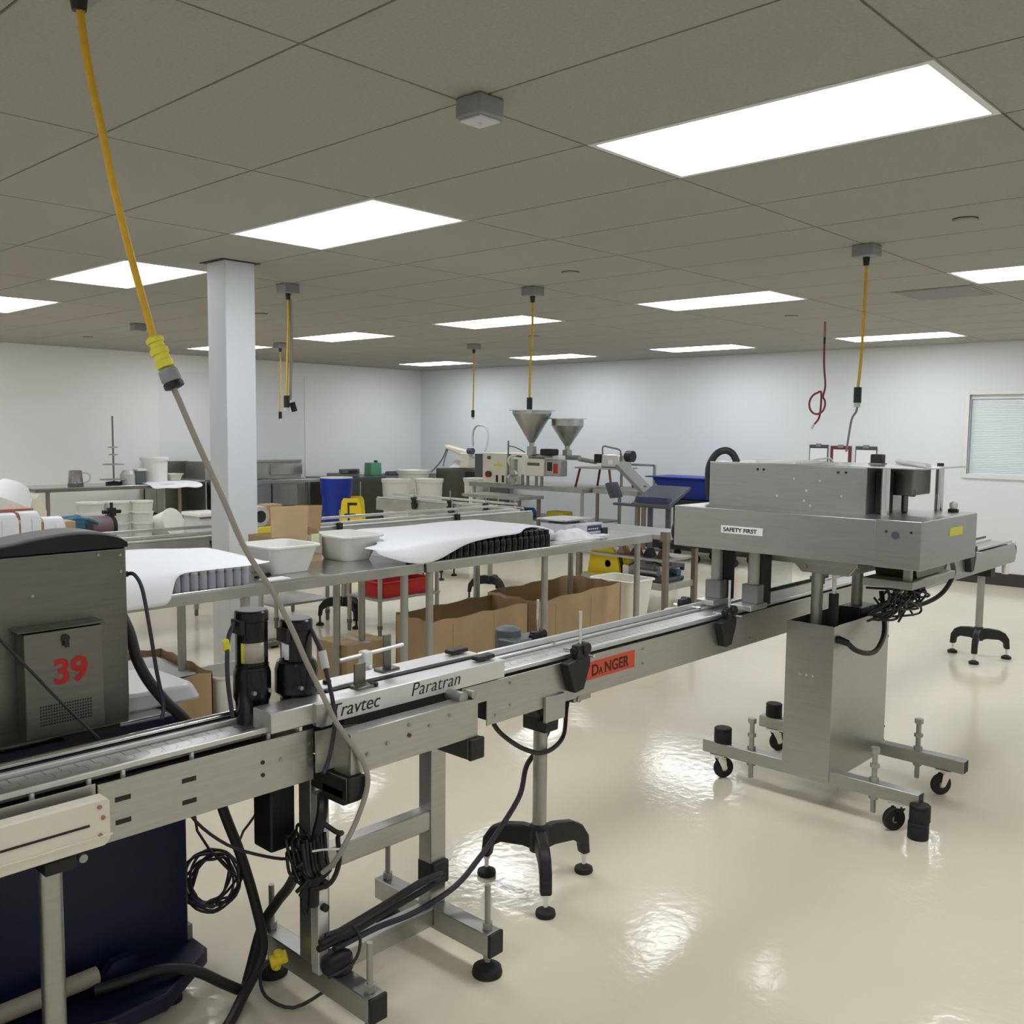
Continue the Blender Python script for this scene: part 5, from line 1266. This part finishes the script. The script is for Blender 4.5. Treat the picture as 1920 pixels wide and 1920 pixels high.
MB().tube([(2.82, 7.1, .97), (2.9, 7.08, 1.0), (3.0, 7.08, .99), (3.08, 7.08, .96)], .012, 8, 4).build('pipe', 'teal', pm)
xc = thing('cross_clamp', 'black cross shaped clamp on a rod at left rear', 'clamp', (3.22, 7.16, .78))
MB().cyl((3.22, 7.16, .78), (3.22, 7.16, 1.10), .012, n=8).cyl((3.15, 7.16, 1.03), (3.29, 7.16, 1.03), .014, n=8).cbox((3.22, 7.16, 1.03), (.05, .05, .06)).build('clamp_body', 'black', xc)
MB().cyl((3.22, 7.16, .78), (3.22, 7.16, .80), .05, n=12).build('clamp_base', 'black', xc)
# folded white paper bundles on a rack, brown boxes behind
rk = thing('paper_rack', 'low brown carton holding folded white bags at far left', 'box', (2.1, 6.05, 0))
MB().box(1.45, 2.44, 5.92, 6.20, 0, 1.10).build('carton_body', 'cardboard', rk, bevel=.004)
MB().box(1.5, 2.30, 6.2, 6.4, 0, 1.17).build('carton_body', 'copper', rk, bevel=.004)
def bundle(label, x0, x1, zt):
    b = thing('folded_bag', label, 'bag', ((x0 + x1) / 2, 5.9, .95), group='folded white bags over the carton edge')
    prof = [(5.915, .93), (5.915, zt - .03), (5.93, zt - .008), (5.96, zt), (6.0, zt), (6.0, zt - .006), (5.96, zt - .006), (5.935, zt - .015), (5.921, zt - .035), (5.921, .93)]
    prof = [(a - .004, z_) for a, z_ in prof]
    MB().prism(prof, 'x', x0, x1).build('bag_fold', 'paper', b, bevel=.001)
    MB().prism([(a - .010, z_ - .02) for a, z_ in prof[:3]] + [(a - .004, z_ - .02) for a, z_ in prof[2:3]] + [(5.909, .93)], 'x', x0 + (x1 - x0) * .58, x1 + .005).build('bag_fold', 'paper2', b)
bundle('folded white bag cut by the left picture edge', 1.90, 2.10, 1.165)
bundle('folded white bag in the middle of the three', 2.12, 2.225, 1.17)
bundle('folded white bag on the right of the three', 2.25, 2.365, 1.13)
# white hood at far left
hd2 = thing('lamp_hood', 'tilted white hood at the far left by the rear table', 'hood', (4.0, 11.6, 0))
M = Matrix.Translation((3.98, 11.3, .96)) @ Matrix.Rotation(math.radians(25), 4, 'Y')
MB().lathe(0, 0, [(.24, -.14), (.22, -.02), (.13, .08), (.03, .10)], 24, M).build('hood', 'paper', hd2)
MB().prism([(4.05, .0), (4.30, .0), (4.34, .70), (4.26, .90), (4.16, .80), (4.05, .62)], 'y', 11.3, 11.6).build('cream_cabinet', 'cream_paint', hd2, bevel=.01)

# small taping machine behind the pillar
tp = thing('taping_machine', 'small grey and yellow taping machine just right of the pillar base', 'machine', (3.95, 6.3, .0))
MB().box(3.78, 4.10, 6.12, 6.42, .80, .90).build('machine_body', 'grey_motor', tp, bevel=.01)
MB().cyl((3.94, 6.27, .02), (3.94, 6.27, .80), .025, n=12).build('pole', 'steel_dull', tp)
MB().box(3.79, 4.09, 6.22, 6.32, .02, .06).build('foot_bar', 'steel_dark', tp, bevel=.006)
MB().lathe(0, 0, [(.075, -.03), (.08, -.02), (.08, .02), (.075, .03)], 22, Matrix.Translation((3.90, 6.22, 1.02)) @ Matrix.Rotation(math.radians(90), 4, 'X')).build('roll', 'liner', tp)
MB().lathe(0, 0, [(.045, -.034), (.045, .034)], 18, Matrix.Translation((3.90, 6.22, 1.02)) @ Matrix.Rotation(math.radians(90), 4, 'X')).build('roll_core', 'dark', tp)
MB().box(3.98, 4.12, 6.24, 6.36, .90, 1.10).build('carton', 'cardboard', tp)
MB().box(3.80, 4.05, 6.10, 6.13, .90, .95).build('blade_guard', 'yellow_label', tp, bevel=.005)
for x in (3.82, 4.06): MB().cyl((x, 6.27, 0), (x, 6.27, .03), .03, n=10).build('foot', 'rubber', tp)

# ================================================================ CEILING DROPS
def drop(label, x, y, pts, tip='black', zbox=.065, s=.06):
    d_ = thing('hanging_power_cord', label, 'cord', (x, y, CE))
    MB().box(x - s, x + s, y - s, y + s, CE - zbox, CE).build('junction_box', 'box_grey', d_, bevel=.005)
    z = CE - zbox
    MB().cyl((x, y, z), (x, y, z - .045), .02, .015, n=12).build('strain_relief', 'black', d_)
    MB().tube([(x, y, z - .04)] + pts, .0085, 8, 4).build('cord', 'yellow_cord', d_)
    e = pts[-1]
    MB().cyl((e[0], e[1], e[2] + .01), (e[0], e[1], e[2] - .075), .021, n=14).build('connector', tip, d_)
    MB().cyl((e[0], e[1], e[2] - .075), (e[0], e[1], e[2] - .10), .017, n=14).build('connector_tip', 'liner', d_)
    return d_
dr = drop('right yellow cord dropping to the sealing machine', 5.22, 2.24, [(5.22, 2.24, 2.4), (5.215, 2.245, 2.1), (5.20, 2.25, 1.925)])
MB().tube([(5.20, 2.25, 1.83), (5.19, 2.25, 1.80), (5.165, 2.262, 1.76), (5.15, 2.27, 1.66), (5.14, 2.275, 1.58)], .006, 8, 4).build('machine_lead', 'grey_plastic', dr)
drop('yellow cord hanging above the larger hopper', 5.22, 4.69, [(5.22, 4.69, 2.4), (5.212, 4.70, 2.1), (5.21, 4.70, 1.905)])
d3 = drop('thick yellow cord pair hanging right of the pillar', 4.01, 5.97, [(4.01, 5.97, 2.4), (4.0, 5.97, 2.2), (3.99, 5.97, 1.90)])
MB().tube([(4.03, 5.97, 2.60), (4.035, 5.97, 2.3), (4.02, 5.97, 1.88)], .011, 8, 4).build('cord', 'grey_cable', d3)
MB().cyl((4.03, 5.96, 1.86), (4.05, 5.96, 1.80), .022, n=12).build('connector', 'black', d3)
drop('yellow cord hanging in front of the far corner', 8.24, 8.35, [(8.24, 8.35, 2.3), (8.235, 8.35, 2.0), (8.23, 8.35, 1.90)])
d5 = drop('thin yellow cord hanging closest to the pillar', 6.70, 10.15, [(6.70, 10.15, 2.3), (6.69, 10.15, 2.0), (6.69, 10.15, 1.86)])
jb2 = thing('junction_box', 'grey ceiling junction box with no cord near the middle', 'box', (2.17, 2.18, CE))
MB().box(2.115, 2.225, 2.125, 2.235, CE - .065, CE).build('box_body', 'box_grey', jb2, bevel=.008)
MB().box(2.125, 2.215, 2.135, 2.225, CE - .073, CE - .065).cyl((2.17, 2.18, CE - .078), (2.17, 2.18, CE - .072), .006, n=8).build('cover_plate', 'lilac', jb2, bevel=.004)
jb3 = thing('junction_box', 'grey ceiling junction box left of the pillar', 'box', (4.57, 9.45, CE))
MB().box(4.51, 4.63, 9.39, 9.51, CE - .075, CE).build('box_body', 'box_grey', jb3, bevel=.006)
# red hose loop
rh = thing('air_hose', 'dark red air hose hanging with a loop above the sealing machine', 'hose', (8.55, 4.04, CE))
MB().cyl((8.56, 4.04, CE), (8.56, 4.04, CE - .14), .012, n=10).build('fitting', 'copper', rh)
MB().cyl((8.56, 4.04, CE - .14), (8.56, 4.04, CE - .2), .010, n=10).build('valve', 'ink', rh)
lp = [(8.56, 4.04, CE - .2), (8.56, 4.035, 2.3), (8.57, 4.02, 2.12)]
cx, cz = 8.55, 1.955
for k in range(14):
    a = math.radians(40 - k * 25)
    lp.append((cx + .004 * k - .02, 4.085 - .085 * math.cos(a), cz + .10 * math.sin(a)))
lp += [(8.58, 4.07, 1.84), (8.58, 4.12, 1.76)]
MB().tube(lp, .0095, 8, 4).build('hose', 'red_hose', rh)
MB().cyl((8.58, 4.12, 1.765), (8.58, 4.145, 1.72), .012, n=10).build('hose_tip', 'liner', rh)

# ================================================================ WALL CLIPBOARDS
for k, (y0, y1, z0, z1, m_, lab) in enumerate(((5.32, 5.57, 1.24, 1.53, 'slate', 'leftmost clipboard of white papers on the right wall'), (5.02, 5.29, 1.22, 1.52, 'red_dark', 'red framed clipboard in the middle of the wall row'), (4.70, 4.97, 1.22, 1.52, 'slate', 'rightmost clipboard of white papers on the right wall'))):
    cbd = thing('clipboard', lab, 'clipboard', (X1, (y0 + y1) / 2, z0), group='clipboards on the right wall')
    MB().box(X1 - .012, X1 - .002, y0, y1, z0, z1).build('board', m_, cbd, bevel=.002)
    MB().box(X1 - .016, X1 - .012, y0 + (.012 if m_ != 'red_dark' else .04), y1 - (.012 if m_ != 'red_dark' else .04), z0 + .005, z1 - .045).build('paper', 'paper2', cbd)
    MB().cbox((X1 - .02, (y0 + y1) / 2, z1 - .005), (.02, .07, .04)).build('clip', 'grey_plastic', cbd, bevel=.004)
